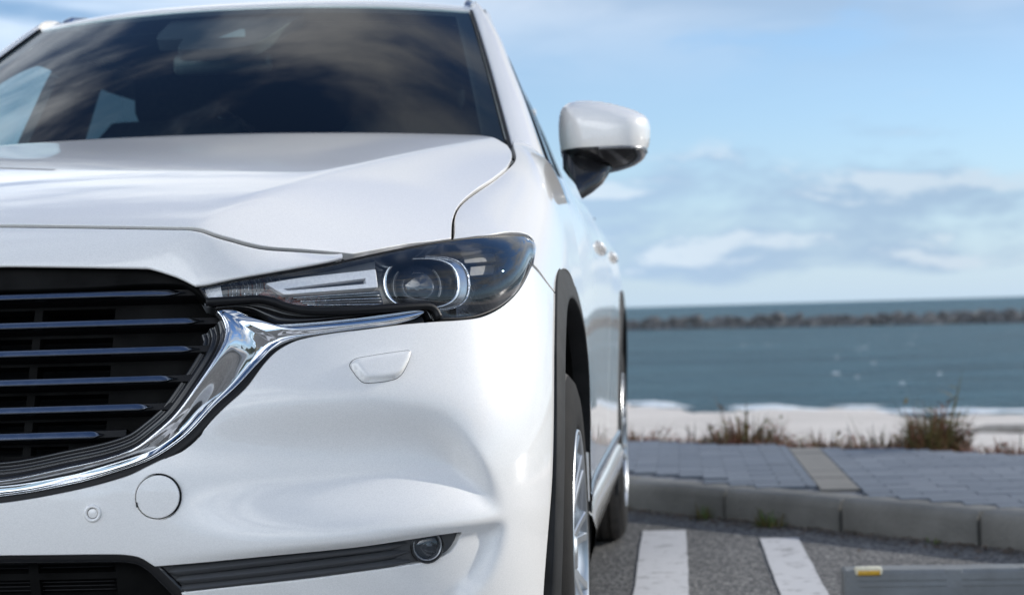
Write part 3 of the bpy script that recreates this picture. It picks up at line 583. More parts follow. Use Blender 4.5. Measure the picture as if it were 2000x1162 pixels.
# kerb of single stones
kerb = empty('kerb', loc=kpt(.6, .07, 0)); tag(kerb, 'grey concrete kerb of bevelled stones along the pavement behind the car', 'kerb')
def kerb_stone_mesh(L):
    prof = [(0, -.05), (0, .085), (.006, .108), (.022, .12), (.15, .122), (.15, -.05)]
    bm = MB(); P = [[(e, n, z) for (n, z) in prof] for e in (-L/2, -L/2+.006, L/2-.006, L/2)]
    for j in (0, 3):
        P[j] = [(x, n+.004*(1 if n < .07 else -1), z-.004) for (x, n, z) in P[j]]
    bm.grid(P, closed_v=True); b = len(bm.V); bm.F.append(tuple(range(6))); bm.F.append(tuple(range(b-6, b)))
    o = bm.obj('kerb_stone', M['concrete'], auto=40); me = o.data; bpy.data.objects.remove(o); return me
km = [kerb_stone_mesh(.59), kerb_stone_mesh(.575)]
ang = math.atan2(KD[1], KD[0])
for i in range(-14, 24):
    s = .32+i*.6; o = bpy.data.objects.new('kerb_stone', km[i % 2]); COL.objects.link(o); o.parent = kerb
    p = Vector(kpt(s+rnd.uniform(-.004, .004), rnd.uniform(-.004, .004), rnd.uniform(-.004, .002)))-kerb.location; o.location = p; o.rotation_euler.z = ang+rnd.uniform(-.006, .006)
# beach, sea, breakwater
bn = np.array([.56, .829]); bd = np.array([.829, -.56])
def bz(d): return float(np.interp(d, [0, .25, .6, 1.5, 4, 10, 22, 29, 60, 120], [.06, .02, -.10, -.28, -.62, -.95, -1.25, -1.5, -2.4, -4]))
def shore(s, d):
    s0 = np.clip(s, -20, 60); x = .808+bd[0]*s; yb = far_y(x); return x, yb
rows = []
for d in [0, .12, .25, .45, .6, 1, 1.5, 2.2, 3, 4, 5.5, 7, 9, 12, 16, 20, 24, 28, 32, 36, 42, 50, 60, 80, 120]:
    r_ = []
    for x in np.concatenate([np.linspace(-60, -12, 8), np.linspace(-11, 16, 55), np.linspace(18, 120, 12)]):
        yb = far_y(x) if x > -12 else 18.6-(x+12)*.99
        if x > 30: yb = -12.8-(x-30)*.68
        bump_ = .05*math.sin(x*1.3+d)*min(1, d/2) + .035*math.sin(x*3.1+d*2.2)*min(1, d/2)
        r_.append((x, yb+d*1.05, bz(d)+bump_))
    rows.append(r_)
bm = MB(); bm.grid(rows); beach = bm.obj('beach_sand', M['sand']); tag(beach, kind='structure')
bm = MB(); bm.grid([[(-6000, 10, -1.5), (6000, 10, -1.5)], [(-6000, 9000, -1.5), (6000, 9000, -1.5)]]); sea = bm.obj('sea', M['sea'], smooth=False); tag(sea, kind='structure')
# surf along the waterline: low broken rolls of foam
bm = MB(); rs = random.Random(3)
for k in range(46):
    x = rs.uniform(-6, 32); big = 1.0 if x > 9.0 else .45
    y0 = far_y(min(x, 29))+31.0+rs.uniform(-.6, 2.8)*(1.6 if x > 9.0 else .6); L_ = rs.uniform(.8, 3.2); h = rs.uniform(.05, .16)*big
    n = 14; P = []
    for i in range(n+1):
        t = i/n; w = math.sin(math.pi*t); jx = x+(t-.5)*L_; jy = y0-(t-.5)*L_*.55+rs.uniform(-.05, .05)
        P.append([(jx, jy-.30*w, -1.5), (jx, jy-.14*w, -1.5+h*w*rs.uniform(.7, 1.2)), (jx, jy, -1.5+h*w*rs.uniform(.8, 1.3)), (jx, jy+.35*w, -1.5)])
    bm.grid(P)
for k in range(16):                                                             # small white flecks farther out, standing in for sun sparkles on the water
    y0 = rs.uniform(45, 120); x = (.02+.19*rs.random()**.6)*y0+1; L_ = rs.uniform(.10, .35); h = rs.uniform(.02, .05)
    bm.grid([[(x+(t-.5)*L_, y0-.12*math.sin(math.pi*t), -1.5), (x+(t-.5)*L_, y0, -1.5+h*math.sin(math.pi*t)), (x+(t-.5)*L_, y0+.15*math.sin(math.pi*t), -1.5)] for t in np.linspace(0, 1, 7)])
tag(bm.obj('surf_foam_and_sparkles', M['foam']), kind='stuff')
bw = empty('breakwater', loc=(10, 165, -1.5)); tag(bw, 'long low breakwater of dark boulders out in the sea', 'breakwater')
def rock_mesh(seed):
    r = random.Random(seed); bm = bmesh.new(); bmesh.ops.create_icosphere(bm, subdivisions=2, radius=.5); ph = [(Vector((r.uniform(-1, 1), r.uniform(-1, 1), r.uniform(-1, 1))).normalized(), r.uniform(.28, .46)) for _ in range(9)]
    for v in bm.verts:
        for n, d in ph:
            k = v.co.dot(n)
            if k > d: v.co -= n*(k-d)*.9
        v.co *= r.uniform(.96, 1.04)
    me = bpy.data.meshes.new('boulder'); bm.to_mesh(me); bm.free(); me.materials.append(M['rock']); return me
rm = [rock_mesh(i) for i in range(7)]
for i in range(285):
    lay = i % 3; t = (i//3)/94; X = -9+t*52+rnd.uniform(-.3, .3); Y = 169.5-(X-8)*.62
    sc = rnd.choice((rnd.uniform(.8, 1.3), rnd.uniform(1.0, 1.9))); o = bpy.data.objects.new('boulder', rm[rnd.randrange(7)]); COL.objects.link(o); o.parent = bw
    zz = (.0, .40, .85)[lay]+rnd.uniform(-.2, .2); o.location = (X-10, Y-165+(-.8, 0, .7)[lay], zz-.15); o.scale = (sc*rnd.uniform(.8, 1.3), sc, sc*rnd.uniform(.55, .85)); o.rotation_euler = (rnd.uniform(-.4, .4), rnd.uniform(-.4, .4), rnd.uniform(0, 6.3))
far_b = MB()
for i in range(420):
    X = rnd.choice((rnd.uniform(-70, -9), rnd.uniform(43, 120))); lay = i % 3; Y = 169.5-(X-8)*.62; me = rm[rnd.randrange(7)]; sc = rnd.uniform(1.2, 2.6); rz = Matrix.Rotation(rnd.uniform(0, 6.3), 3, 'Z')
    far_b.add([rz @ Vector((v.co.x*sc, v.co.y*sc, v.co.z*sc*.7))+Vector((X-10, Y-165+(-.8, 0, .7)[lay], (.0, .40, .85)[lay]-.15)) for v in me.vertices], [tuple(p.vertices) for p in me.polygons])
tag(mesh_obj('boulders', far_b.V, far_b.F, M['rock'], bw, smooth=False), kind='stuff')
# hills far behind the camera (seen in the lamps and the chrome)
V = []; F = []; n = 120
for i in range(n+1):
    a = R(185+170*i/n); h = 30+22*math.sin(i*.21)+12*math.sin(i*.53+1)+5*math.sin(i*1.7)+2.5*math.sin(i*3.9)
    for rr, hh in ((520, -1), (600, h*.6), (680, h), (800, h*.5)): V.append((math.cos(a)*rr, math.sin(a)*rr, hh))
    if i:
        for k in range(3): F.append(((i-1)*4+k, (i-1)*4+k+1, i*4+k+1, i*4+k))
hills = mesh_obj('hills', V, F, M['hill']); tag(hills, kind='structure')
land = mesh_obj('land', [kpt(-900, -1, -.03), kpt(900, -1, -.03), kpt(900, -1100, -.03), kpt(-900, -1100, -.03)], [(3, 2, 1, 0)], M['drygrass'], smooth=False); tag(land, kind='structure')
# ---------- plants ----------
def blade(mb, p, d, L_, w, bend, seg=3):
    p = Vector(p); d = Vector(d).normalized(); sidev = d.cross(Vector((0, 0, 1)))
    if sidev.length < .1: sidev = Vector((1, 0, 0))
    sidev.normalize(); rows_ = []; q = p.copy(); dd = d.copy()
    for i in range(seg+1):
        t = i/seg; ww = w*(1-t)**.7*(.55+.45*min(1, t*4)) + .0004; rows_.append([tuple(q-sidev*ww), tuple(q+sidev*ww)])
        dd = (dd+Vector((d.x, d.y, -.55))*bend/seg).normalized(); q = q+dd*L_/seg
    mb.grid(rows_)
def plant(name, label, cat, loc, mats, n, H, spread, w, bend=.5, lean=.6, seed=0, group=None, twigs=0):
    r = random.Random(seed); root = empty(name, loc=loc); tag(root, label, cat, group)
    mbs = [MB() for _ in mats]
    for i in range(n):
        a = r.uniform(0, 6.283); rad = spread*math.sqrt(r.random())*.5; d = Vector((math.cos(a)*lean*r.uniform(.1, 1), math.sin(a)*lean*r.uniform(.1, 1), 1))
        L_ = H*r.uniform(.45, 1.0)*(1-.72*(rad/(spread*.5+1e-6))**1.6)*(1.35 if r.random() < .06 else 1)
        k = min(int(r.random()*len(mats)), len(mats)-1); base = (math.cos(a)*rad, math.sin(a)*rad, -.01)
        blade(mbs[k], base, d, L_, w*r.uniform(.6, 1.3), bend*r.uniform(.3, 1.2))
        for j in range(twigs):
            t = r.uniform(.3, .95); q = Vector(base)+d.normalized()*L_*t*.9; a2 = r.uniform(0, 6.283)
            blade(mbs[k], q, (math.cos(a2), math.sin(a2), r.uniform(.1, .9)), L_*r.uniform(.12, .25), w*1.5, .4, 2)
    for k, mb in enumerate(mbs):
        if mb.V: mesh_obj(('foliage', 'dry_stems', 'tips')[min(k, 2)], mb.V, mb.F, mats[k], root, smooth=False)
    return root
def edge_pt(x, d): z = bz(d); return (x, far_y(x)+d, z)
g = 'plants between pavement and beach'
plant('beach_shrub', 'tallest olive green bush rising over the sand, right of the guide strip', 'shrub', edge_pt(2.36, .30), [M['leaf_olive'], M['leaf_red'], M['leaf_olive']], 520, .45, .34, .008, .55, .5, 1, g, 4)
plant('beach_shrub', 'wide reddish bush with dark base, nearest to the guide strip', 'shrub', edge_pt(1.46, .32), [M['leaf_red'], M['leaf_dark'], M['leaf_olive']], 560, .35, .56, .008, .5, .6, 2, g, 4)
plant('dry_grass_clump', 'small reddish grass clump beside the rear of the car', 'grass clump', edge_pt(.90, .30), [M['leaf_red'], M['leaf_olive'], M['leaf_dark']], 338, .26, .44, .007, .6, .7, 3, g, 2)
plant('dry_grass_clump', 'thin sparse clump standing against bright sand', 'grass clump', edge_pt(1.17, .34), [M['leaf_red'], M['leaf_dark']], 195, .27, .3, .005, .6, .6, 4, g, 2)
plant('dry_grass_clump', 'low brown clump just behind the sandy guide strip', 'grass clump', edge_pt(1.83, .28), [M['leaf_red'], M['leaf_dark'], M['leaf_olive']], 494, .23, .58, .007, .6, .7, 5, g, 2)
plant('dry_grass_clump', 'low dark brown clump left of the tall olive bush', 'grass clump', edge_pt(2.10, .28), [M['leaf_dark'], M['leaf_red'], M['leaf_olive']], 468, .25, .5, .007, .6, .7, 6, g, 2)
plant('dry_grass_clump', 'low russet clump right of the tall olive bush', 'grass clump', edge_pt(2.72, .26), [M['leaf_red'], M['leaf_dark']], 390, .22, .54, .007, .6, .7, 7, g, 2)
plant('dry_grass_clump', 'russet clump at the right edge of the picture', 'grass clump', edge_pt(2.98, .24), [M['leaf_red'], M['leaf_dark']], 338, .2, .5, .007, .6, .7, 9, g, 2)
for i, x in enumerate((-1.2, -.3, .35, 3.4, 3.9)):
    plant('dry_grass_clump', ('dry clump behind the car, farthest left along the pavement edge', 'dry clump behind the car, second along the pavement edge', 'dry clump hidden behind the rear of the car', 'dry clump just beyond the right edge of the picture', 'dry clump farthest right along the pavement edge')[i], 'grass clump', edge_pt(x, .28), [M['leaf_red'], M['leaf_dark']], 120, .16, .5, .003, .6, .7, 20+i, g, 1)
# low ground cover along the pavement's edge
mb = MB(); r3 = random.Random(11)
for i in range(13000):
    x = r3.uniform(-2, 4.6); d = abs(r3.gauss(.06, .10))+.004; a = r3.uniform(0, 6.283)
    blade(mb, edge_pt(x, d), (math.cos(a)*.7, math.sin(a)*.7, 1), r3.uniform(.03, .11), .006, .6, 2)
tag(mesh_obj('ground_cover', mb.V, mb.F, M['leaf_dark'], smooth=False), 'low dark ground cover', kind='stuff')
mb = MB()
for i in range(9000):
    x = r3.uniform(-2, 4.6); d = abs(r3.gauss(.16, .16))+.02; a = r3.uniform(0, 6.283)
    blade(mb, edge_pt(x, d), (math.cos(a)*.7, math.sin(a)*.7, 1), r3.uniform(.05, .19), .006, .6, 2)
tag(mesh_obj('dry_ground_cover', mb.V, mb.F, M['leaf_red'], smooth=False), 'low reddish ground cover', kind='stuff')
# weeds at the kerb's foot and leaf litter
def kerb_weed(label, s, H, sp, n, seed): plant('kerb_weed', label, 'weed', kpt(s, -.035, .0), [M['leaf_green'], M['leaf_olive']], n, H, sp, .004, .7, .7, seed, 'green weeds at the foot of the kerb', 1)
kerb_weed('small green weed at the kerb foot nearest the car', .545, .10, .10, 60, 31)
kerb_weed('taller green weed at the kerb foot between the two white lines', .905, .125, .13, 90, 32)
kerb_weed('tiny green weed at the kerb foot right of both white lines', 1.66, .04, .07, 24, 33)
kerb_weed('green weed at the kerb foot beside the rear tyre', .06, .07, .10, 40, 34)
mb = MB()
for i in range(5200):
    s = r3.uniform(-4, 8); nn = -abs(r3.gauss(.0, .09))-.005; p = Vector(kpt(s, nn, .004+r3.random()*.006)); a = r3.uniform(0, 6.28); l = r3.uniform(.004, .016); u = Vector((math.cos(a), math.sin(a), r3.uniform(-.3, .3)))*l; v = Vector((-math.sin(a), math.cos(a), r3.uniform(-.3, .3)))*l*.4
    mb.add([p-u, p+v, p+u, p-v], [(0, 1, 2, 3)])
tag(mesh_obj('leaf_litter', mb.V, mb.F, M['litter'], smooth=False), 'brown leaf litter at the foot of the kerb', kind='stuff')
mb = MB(); mb.tube([(5.3, 24.3, -1.22), (5.7, 24.1, -1.14), (6.2, 23.9, -1.12), (6.7, 23.7, -1.18)], [.03, .08, .07, .03], 8); o = mb.obj('driftwood', M['wood']); tag(o, 'grey driftwood log lying on the sand near the surf', 'driftwood')
# wheel stop of the next bay
ws = empty('wheel_stop', loc=(1.85, 2.46, 0)); tag(ws, 'grey concrete wheel stop with grooved face and yellow reflector', 'wheel stop')
mb = MB(); prof = [(-.070, 0), (-.062, .050), (-.059, .051), (-.057, .056), (-.060, .058), (-.057, .066), (-.054, .067), (-.052, .072), (-.055, .074), (-.050, .092), (-.040, .100), (.045, .100), (.055, .092), (.07, 0)]
def wsrow(x, flat=False): return [(x, (y if not flat else (-.070+z*.22 if y < 0 else y)), z) for (y, z) in prof]
P = []
for x, fl in ((-.300, 1), (-.292, 1), (-.262, 1), (-.258, 0), (-.025, 0), (-.020, 1), (.020, 1), (.025, 0), (.258, 0), (.262, 1), (.292, 1), (.300, 1)):
    row_ = wsrow(x, fl)
    if abs(x) == .300: row_ = [(a, b*.93, c*.95) for a, b, c in row_]
    P.append(row_)
mb.grid(P); b = len(mb.V); mb.F.append(tuple(range(14))); mb.F.append(tuple(range(b-14, b))); mb.obj('block', M['stop'], ws, auto=30)
for sx in (-.232, .232):
    o = MB().box((sx, -.036, .098), (.074, .036, .022), bev=.005).obj('reflector_housing', M['cream'], ws, auto=50)
    MB().box((sx, -.0555, .0955), (.060, .006, .013), bev=.001).obj('reflector', M['yellow'], ws, auto=50)
# ---------- the car ----------
CAR = empty('parked_car'); tag(CAR, 'white pearl SUV parked nose towards the viewer beside the white parking lines', 'car')
LN = lambda pts, n=10: smooth_line(pts, False, n)
_slz = curve([p[0] for p in SLOTTOP], [p[1] for p in SLOTTOP])
def build_recess():
    """hollow round the fog lamp: a blurred mask of its outline, sampled smoothly"""
    t0, z0, h = .16, .26, .004; T_, Z_ = np.meshgrid(t0+h*np.arange(225), z0+h*np.arange(140), indexing='ij')
    line = LN(RECESS, 8); poly = np.vstack([line, [[RECESS[-1][0]-.05, .24], [.10, .24], [.10, line[0][1]]]])
    m = inside(poly, np.stack([T_.ravel(), Z_.ravel()], 1)).reshape(T_.shape).astype(float)
    def blur(a, s):
        k = np.arange(-24, 25)*h; k = np.exp(-.5*(k/s)**2); k /= k.sum()
        a = np.apply_along_axis(lambda r: np.convolve(np.pad(r, 24, 'edge'), k, 'valid'), 0, a); return np.apply_along_axis(lambda r: np.convolve(np.pad(r, 24, 'edge'), k, 'valid'), 1, a)
    soft, crisp = blur(m, .024), blur(m, .0095); w = sstep(.66, .84, T_)*sstep(.70, .60, Z_)
    f = soft*(1-w)+crisp*w
    hh = Z_-_slz(T_); g = np.maximum(sstep(.010, .118, hh), .55*sstep(.014, -.010, hh))
    D = blur(.034*f*g*sstep(.24, .64, T_), .0055)
    def cr(x): return np.stack([-.5*x+x*x-.5*x**3, 1-2.5*x*x+1.5*x**3, .5*x+2*x*x-1.5*x**3, -.5*x*x+.5*x**3])
    def depth(t, z):
        a = np.clip((np.abs(t)-t0)/h, 1, D.shape[0]-3.001); b = np.clip((z-z0)/h, 1, D.shape[1]-3.001); i, j = a.astype(int), b.astype(int); wa, wb = cr(a-i), cr(b-j); out = 0.
        for p in range(4):
            for q in range(4): out = out+wa[p]*wb[q]*D[i+p-1, j+q-1]
        return out
    return depth
recess_depth = build_recess()
def wrap(t, z):
    t = np.asarray(t, float); z = np.asarray(z, float)+0*t
    P = wrap_base(t, z); return P-normals(wrap_base, t, z)*recess_depth(t, z)[..., None]
def woff(d, s=wrap_base): return lambda t, z: s(t, z)-normals(s, np.asarray(t, float), np.asarray(z, float))*d
def circ(c, r, n=48, k=1.): return np.array([(c[0]+r*k*math.cos(a), c[1]+r*math.sin(a)) for a in np.linspace(0, 2*math.pi, n, endpoint=False)])
def on(p, d=0.): return Vector(woff(d)(np.array(p[0]), np.array(p[1])))
def nrm(p): return Vector(normals(wrap_base, np.array(p[0]), np.array(p[1])))

capc = CAP[0][:2]; senc = SENSOR[0][:2]
lo = smooth_line(BUMPER, True); ik = smooth_line(INTAKE, True); ik[:, 0] = np.maximum(ik[:, 0], 0)
# the intake opening reaches the centre line, so the bumper's outline walks round it
i0 = [i for i in range(len(lo)) if lo[i, 0] < 1e-4]
BO = [tuple(p) for p in smooth_line(BUMPER[:-1]+[BUMPER[-1]], False)]           # centre top ... round ... centre bottom
IK = [tuple(p) for p in smooth_line(INTAKE, False)]                              # centre top ... tip ... centre bottom
outline = BO+IK[::-1]
bumper = panel('bumper', wrap, outline, M['paint'], CAR, holes=[circ(capc, .0350), circ(senc, .0136)], step=.0055, bstep=.0045, lip=.0022, depth=.014, mirror=True, pre=True)
for sx in (1, -1):
    if sx == 1:
        o = panel('tow_hook_cover', wrap_base, circ(capc, .0306), M['paint'], bumper, step=.005, bstep=.003, lip=.0012, depth=.008, pre=True)
        mb = MB(); mb.lathe([(.0345, -.004), (.033, -.007), (.028, -.010)], on(capc), nrm(capc), 48); mb.obj('cover_seat', M['cladding'], bumper)
        mb = MB(); c = on(capc); n = nrm(capc); u = Vector((0, 0, 1)); w = u.cross(n)
        q = c+(-w*.0305-u*.0105)*1.; mb.box(tuple(q+n*.0004), (.0016, .003, .007)); mb.obj('pry_notch', M['black'], bumper)
        s = empty('parking_sensor', bumper)
        MB().lathe([(.0132, -.006), (.0134, .0005), (.0122, .0028), (.0098, .0034), (.0082, .0022), (.0080, -.001)], on(senc), nrm(senc), 40).obj('sensor_ring', M['paint'], s)
        MB().lathe([(.0080, -.003), (.0072, -.0025)], on(senc), nrm(senc), 40).obj('sensor_gap', M['black'], s)
        MB().lathe([(.0073, -.003), (.0071, .0004), (.0060, .0011), (.00001, .0012)], on(senc), nrm(senc), 40).obj('sensor_face', M['paint'], s)
        w_ = panel('headlight_washer_cover', wrap_base, WASHER, M['paint'], bumper, step=.004, bstep=.003, lip=.0008, depth=.004, pillow=(.0115, .0105))
        wl = smooth_line(WASHER, True, 6); P = wrap_base(wl[:, 0], wl[:, 1]); MB().tube([tuple(p) for p in np.vstack([P, P[:1]])], .0006, 5).obj('washer_gap', M['cladding'], w_)  # thin dark tube drawn round the cover as its shaded edge
        mirror_copy(s); mirror_copy(w_); mirror_copy(o)
        for ch in list(bumper.children):
            if ch.name == 'cover_seat': mirror_copy(ch)
# everything behind the gaps
carrier = panel('front_carrier', wrap_base, [(0, .30, 1), (.5, .30), (1.0, .32, 1), (1.06, .60), (1.10, .80), (1.05, .93, 1), (.60, .93), (.45, .955), (0, .965, 1)], M['void'], CAR, step=.03, bstep=.03, offset=-.21, depth=0, mirror=True)
under = panel('hood_liner', hood, [(0, .19, 1), (.35, .19), (.55, .33), (.70, .55), (.75, .95), (.74, 1.2, 1), (0, 1.25, 1)], M['void'], CAR, step=.04, bstep=.03, offset=-.035, depth=0, mirror=True)
hood_o = panel('hood', hood, HOOD, M['paint'], CAR, step=.009, bstep=.006, lip=.0022, depth=.014, mirror=True)
# nose panel between hood gap and grille
def poly3(f, pts, n): q = LN(pts, 12); q = resample(q, .004, False, False); return f(q[:, 0], q[:, 1])
def even3(P, n):
    l = np.concatenate([[0], np.cumsum(np.linalg.norm(np.diff(P, axis=0), axis=1))]); q = np.linspace(0, l[-1], n); return np.stack([np.interp(q, l, P[:, k]) for k in range(3)], 1)
topA = even3(poly3(hood, GAP[:5], 0), 50); topB = even3(poly3(hood, GAP[4:], 0), 90)
fl = woff(-.004)
lowA = even3(poly3(fl, [(0, .9405)]+NOSE_LOW[:4], 0), 50); lowB = np.vstack([even3(poly3(fl, NOSE_LOW[3:], 0), 24)[:-1], even3(poly3(fl, NOSE_LAMP, 0), 67)])
top = np.vstack([topA, topB[1:]]); low = np.vstack([lowA, lowB[1:]])
top[0, 0] = low[0, 0] = 0.
rows = []
nv = 22
for i in range(len(top)):
    a, b = top[i], low[i]; L_ = np.linalg.norm(b-a); row_ = []
    t_ = top[min(i+1, len(top)-1)]-top[max(i-1, 0)]; n_ = np.cross(t_, a-b); n_ = n_/max(np.linalg.norm(n_), 1e-9)
    if n_[1] > 0: n_ = -n_
    for r_, dz, dy in ((0, -.012, .003), (0, -.003, .0005), (0, -.0008, 0.)): row_.append(a+np.array([0, dy, dz]))
    for v in np.linspace(0.02, 1, nv): row_.append(a+(b-a)*v+n_*(4*v*(1-v))**.9*L_*.055)
    for dy, dz in ((-.0002, -.0015), (.0012, -.0034), (.0035, -.0043), (.008, -.0045), (.03, -.003)): row_.append(b+np.array([0, dy, dz]))
    rows.append(row_)
rows = np.array(rows); rows[0, :, 0] = 0
mb = MB(); mb.grid(rows); mb.grid(rows*np.array([-1, 1, 1])); nose = mb.obj('nose_panel', M['paint'], CAR)

gq = LN(GAP, 10); gq = resample(gq, .01, False, False); P = hood(gq[:, 0], gq[:, 1])+normals(hood, gq[:, 0], gq[:, 1])*-.0052+np.array([0, .0015, .001])
MB().tube([tuple(p) for p in np.vstack([(P*np.array([-1, 1, 1]))[:0:-1], P])], .0036, 8).obj('hood_gap_shade', M['black'], CAR)  # black tube laid in the hood gap to stand for its shade
# chrome wing round the grille
ci = LN(CHROME_IN, 12); co = LN(CHROME_OUT, 12)
idx = np.linspace(0, len(CHROME_IN)-1, len(ci)); WW = np.concatenate([np.linspace(0, .14, 9), np.linspace(.17, .86, 20), np.linspace(.885, 1, 7)])
pv_ = curve([0, .03, .07, .12, .35, .60, .76, .90, .965, 1], [-.010, .0050, .0090, .0086, .0010, -.0080, -.0118, -.0095, -.0070, -.014])(WW)
pw_ = curve([0, .04, .12, .32, .55, .68, .80, .92, .97, 1], [-.010, -.0034, -.0020, .0008, .0034, .0038, .0018, -.0022, -.0042, -.012])(WW)
rows = []
for k in range(len(ci)):
    m_ = sstep(8.5, 15., idx[k]); sc = 1-.75*sstep(19.5, 21, idx[k])
    q = ci[k]+(co[k]-ci[k])*WW[:, None]; P = wrap_base(q[:, 0], q[:, 1]); n_ = normals(wrap_base, q[:, 0], q[:, 1])
    rows.append(P+n_*((pv_*np.where(WW > .12, 1+.45*float(sstep(3, 8, idx[k])), 1)*(1-m_)+pw_*m_)*sc+.001)[:, None])
rows = np.array(rows); rows[0, :, 0] = 0
# close the tip
mb = MB(); mb.grid(rows); mb.grid(rows*np.array([-1, 1, 1])); trim = mb.obj('chrome_grille_trim', M['chrome'], CAR)
# dark moulding between chrome, lamp and bumper
seat = panel('trim_moulding', wrap_base, LAMP_SEAT, M['gloss_black'], CAR, holes=[smooth_line(LAMP, True)[::1]] if False else (), step=.02, bstep=.01, offset=-.175, depth=0)
mirror_copy(seat)
mo = np.vstack([ci[:], co[::-1]])
gk = LN(CHROME_OUT, 12)
rows = []
for k in range(len(co)):
    j = co[k]; d_ = co[min(k+1, len(co)-1)]-co[max(k-1, 0)]; d_ = d_/max(np.hypot(*d_), 1e-9); nn_ = np.array([d_[1], -d_[0]])
    row_ = []
    for e, h in ((-.004, -.010), (.004, -.007), (.009, -.006), (.014, -.008), (.018, -.016)):
        q = j+nn_*e; P = wrap_base(np.array(q[0]), np.array(q[1])); row_.append(P+normals(wrap_base, np.array(q[0]), np.array(q[1]))*h)
    rows.append(row_)
rows = np.array(rows); rows[0, :, 0] = 0
mb = MB(); mb.grid(rows); mb.grid(rows*np.array([-1, 1, 1])); mb.obj('trim_seal', M['black'], CAR)

# ---------- grille ----------
GR = empty('grille', CAR)
BZ = [.8983, .8535, .811, .7672, .7255, .686]; BT = [.360, .392, .388, .358, .324, .252]
holes = []
edges_z = [.934]+BZ+[.650]
for k in range(len(edges_z)-1):
    za, zb = edges_z[k]-.009, edges_z[k+1]+.011
    if k == 0: continue
    for (ta, tb) in ((.018, .118), (.130, .248 if k < 6 else .19)):
        if za-zb > .008: holes.append(np.array([(ta, zb), (tb, zb), (tb, za), (ta, za)]))
gl = smooth_line(GRILLE, True)
panel('grille_plate', wrap_base, gl, M['void'], GR, holes=holes, step=.012, bstep=.008, offset=-.056, lip=.001, depth=.025, mirror=True, pre=True)
panel('radiator', wrap_base, [(0, .50, 1), (.42, .50, 1), (.42, .93, 1), (0, .93, 1)], M['radiator'], GR, step=.03, bstep=.02, offset=-.125, depth=0, mirror=True)
panel('grille_visor', wrap_base, [(0, .9095, 1), (.20, .9095), (.355, .911), (.395, .885, 1), (.403, .885, 1), (.385, .907), (.36, .922), (.31, .941), (.26, .95), (0, .955, 1)], M['void'], GR, step=.012, bstep=.008, offset=-.014, lip=.003, depth=.03, mirror=True)
for k in range(6):
    ts = np.linspace(0, 1, 60); tt = BT[k]*ts; rows = []; rows2 = []
    for s, t in zip(ts, tt):
        w = 1-.85*sstep(.93, 1., s); z0 = BZ[k]+.0012*s; P = Vector(wrap_base(np.array(t), np.array(z0))); n = Vector(normals(wrap_base, np.array(t), np.array(z0)))
        b0 = P-n*.022
        rows.append([tuple(b0+n*(dy*1.)+Vector((0, 0, dz*w))) for dz, dy in ((-.0060, -.012), (-.0060, .0035), (-.0052, .0052), (-.0038, .0056), (.0042, .0016), (.0056, .0002), (.0064, -.002), (.0066, -.012))])
        rows2.append([tuple(b0+n*dy+Vector((0, 0, dz))) for dz, dy in ((-.0062, -.030), (-.0060, -.004), (-.0044, -.0005), (.0062, -.0045), (.0085, -.010), (.0088, -.030))])
    for rr, nm, mt, gg in ((rows, 'blade', M['blade'], 1), (rows2, 'blade_rib', M['black'], 1)):
        rr = np.array(rr); rr[0, :, 0] = 0
        if nm == 'blade_rib':
            e = rr[-1].copy(); e2 = e.copy(); e2[:, 0] += .03; e2[:, 1] += .012; rr = np.concatenate([rr, [e2]])
        mb = MB(); mb.grid(rr); mb.grid(rr*np.array([-1, 1, 1])); mb.obj(nm, mt, GR, auto=35)
# stepped black frame inside the chrome
fr = ci[:132]; dl = np.gradient(fr, axis=0); dl /= np.maximum(np.hypot(dl[:, 0], dl[:, 1])[:, None], 1e-9); nl = np.stack([-dl[:, 1], dl[:, 0]], 1)
rows = []
for q0, n0 in zip(fr, nl):
    row_ = []
    for e, h in ((-.002, -.006), (.003, -.006), (.006, -.010), (.009, -.020), (.0125, -.021), (.0155, -.017), (.0185, -.020), (.021, -.031), (.0245, -.031), (.0275, -.027), (.031, -.030), (.034, -.045), (.036, -.056)):
        q = q0+n0*e; q[0] = max(q[0], 0); row_.append(wrap_base(np.array(q[0]), np.array(q[1]))+normals(wrap_base, np.array(q[0]), np.array(q[1]))*h)
    rows.append(row_)
rows = np.array(rows); rows[0, :, 0] = 0
mb = MB(); mb.grid(rows); mb.grid(rows*np.array([-1, 1, 1])); mb.obj('inner_frame', M['gloss_black'], GR)
# lower intake
LI = empty('lower_intake', CAR)
panel('intake_plate', wrap_base, [(0, .525, 1), (.30, .525), (.345, .505), (.375, .47), (.44, .40), (.46, .33, 1), (0, .32, 1)], M['void'], LI, holes=[[(a, b, 1), (c, b, 1), (c, b+.030, 1), (a, b+.030, 1)] for a, c in ((.012, .128), (.142, .262)) for b in (.345, .385, .425, .465)], step=.012, bstep=.008, offset=-.045, lip=.001, depth=.02, mirror=True, pre=False)
panel('intake_cooler', wrap_base, [(0, .32, 1), (.42, .32, 1), (.40, .52, 1), (0, .52, 1)], M['radiator'], LI, step=.03, bstep=.02, offset=-.085, depth=0, mirror=True)
for b in (.352, .359, .366, .392, .399, .406, .432, .439, .446, .472, .479, .486):
    t_ = np.linspace(-.262, .262, 40); MB().tube([tuple(on((t, b), .055)) if t >= 0 else tuple(Vector((-1, 1, 1))*on((-t, b), .055)) for t in t_], .0012, 5).obj('intake_fin', M['black'], LI)
fr = LN([(0., .512)]+[p for p in INTAKE[1:6]], 12)
fr = np.vstack([fr, LN([(fr[-1][0], fr[-1][1]), tuple(INTAKE[20][:2]), tuple(INTAKE[21][:2])], 12)[1:]])
rows = []
dl = np.gradient(fr, axis=0); dl /= np.maximum(np.hypot(dl[:, 0], dl[:, 1])[:, None], 1e-9); nl = np.stack([dl[:, 1], -dl[:, 0]], 1)
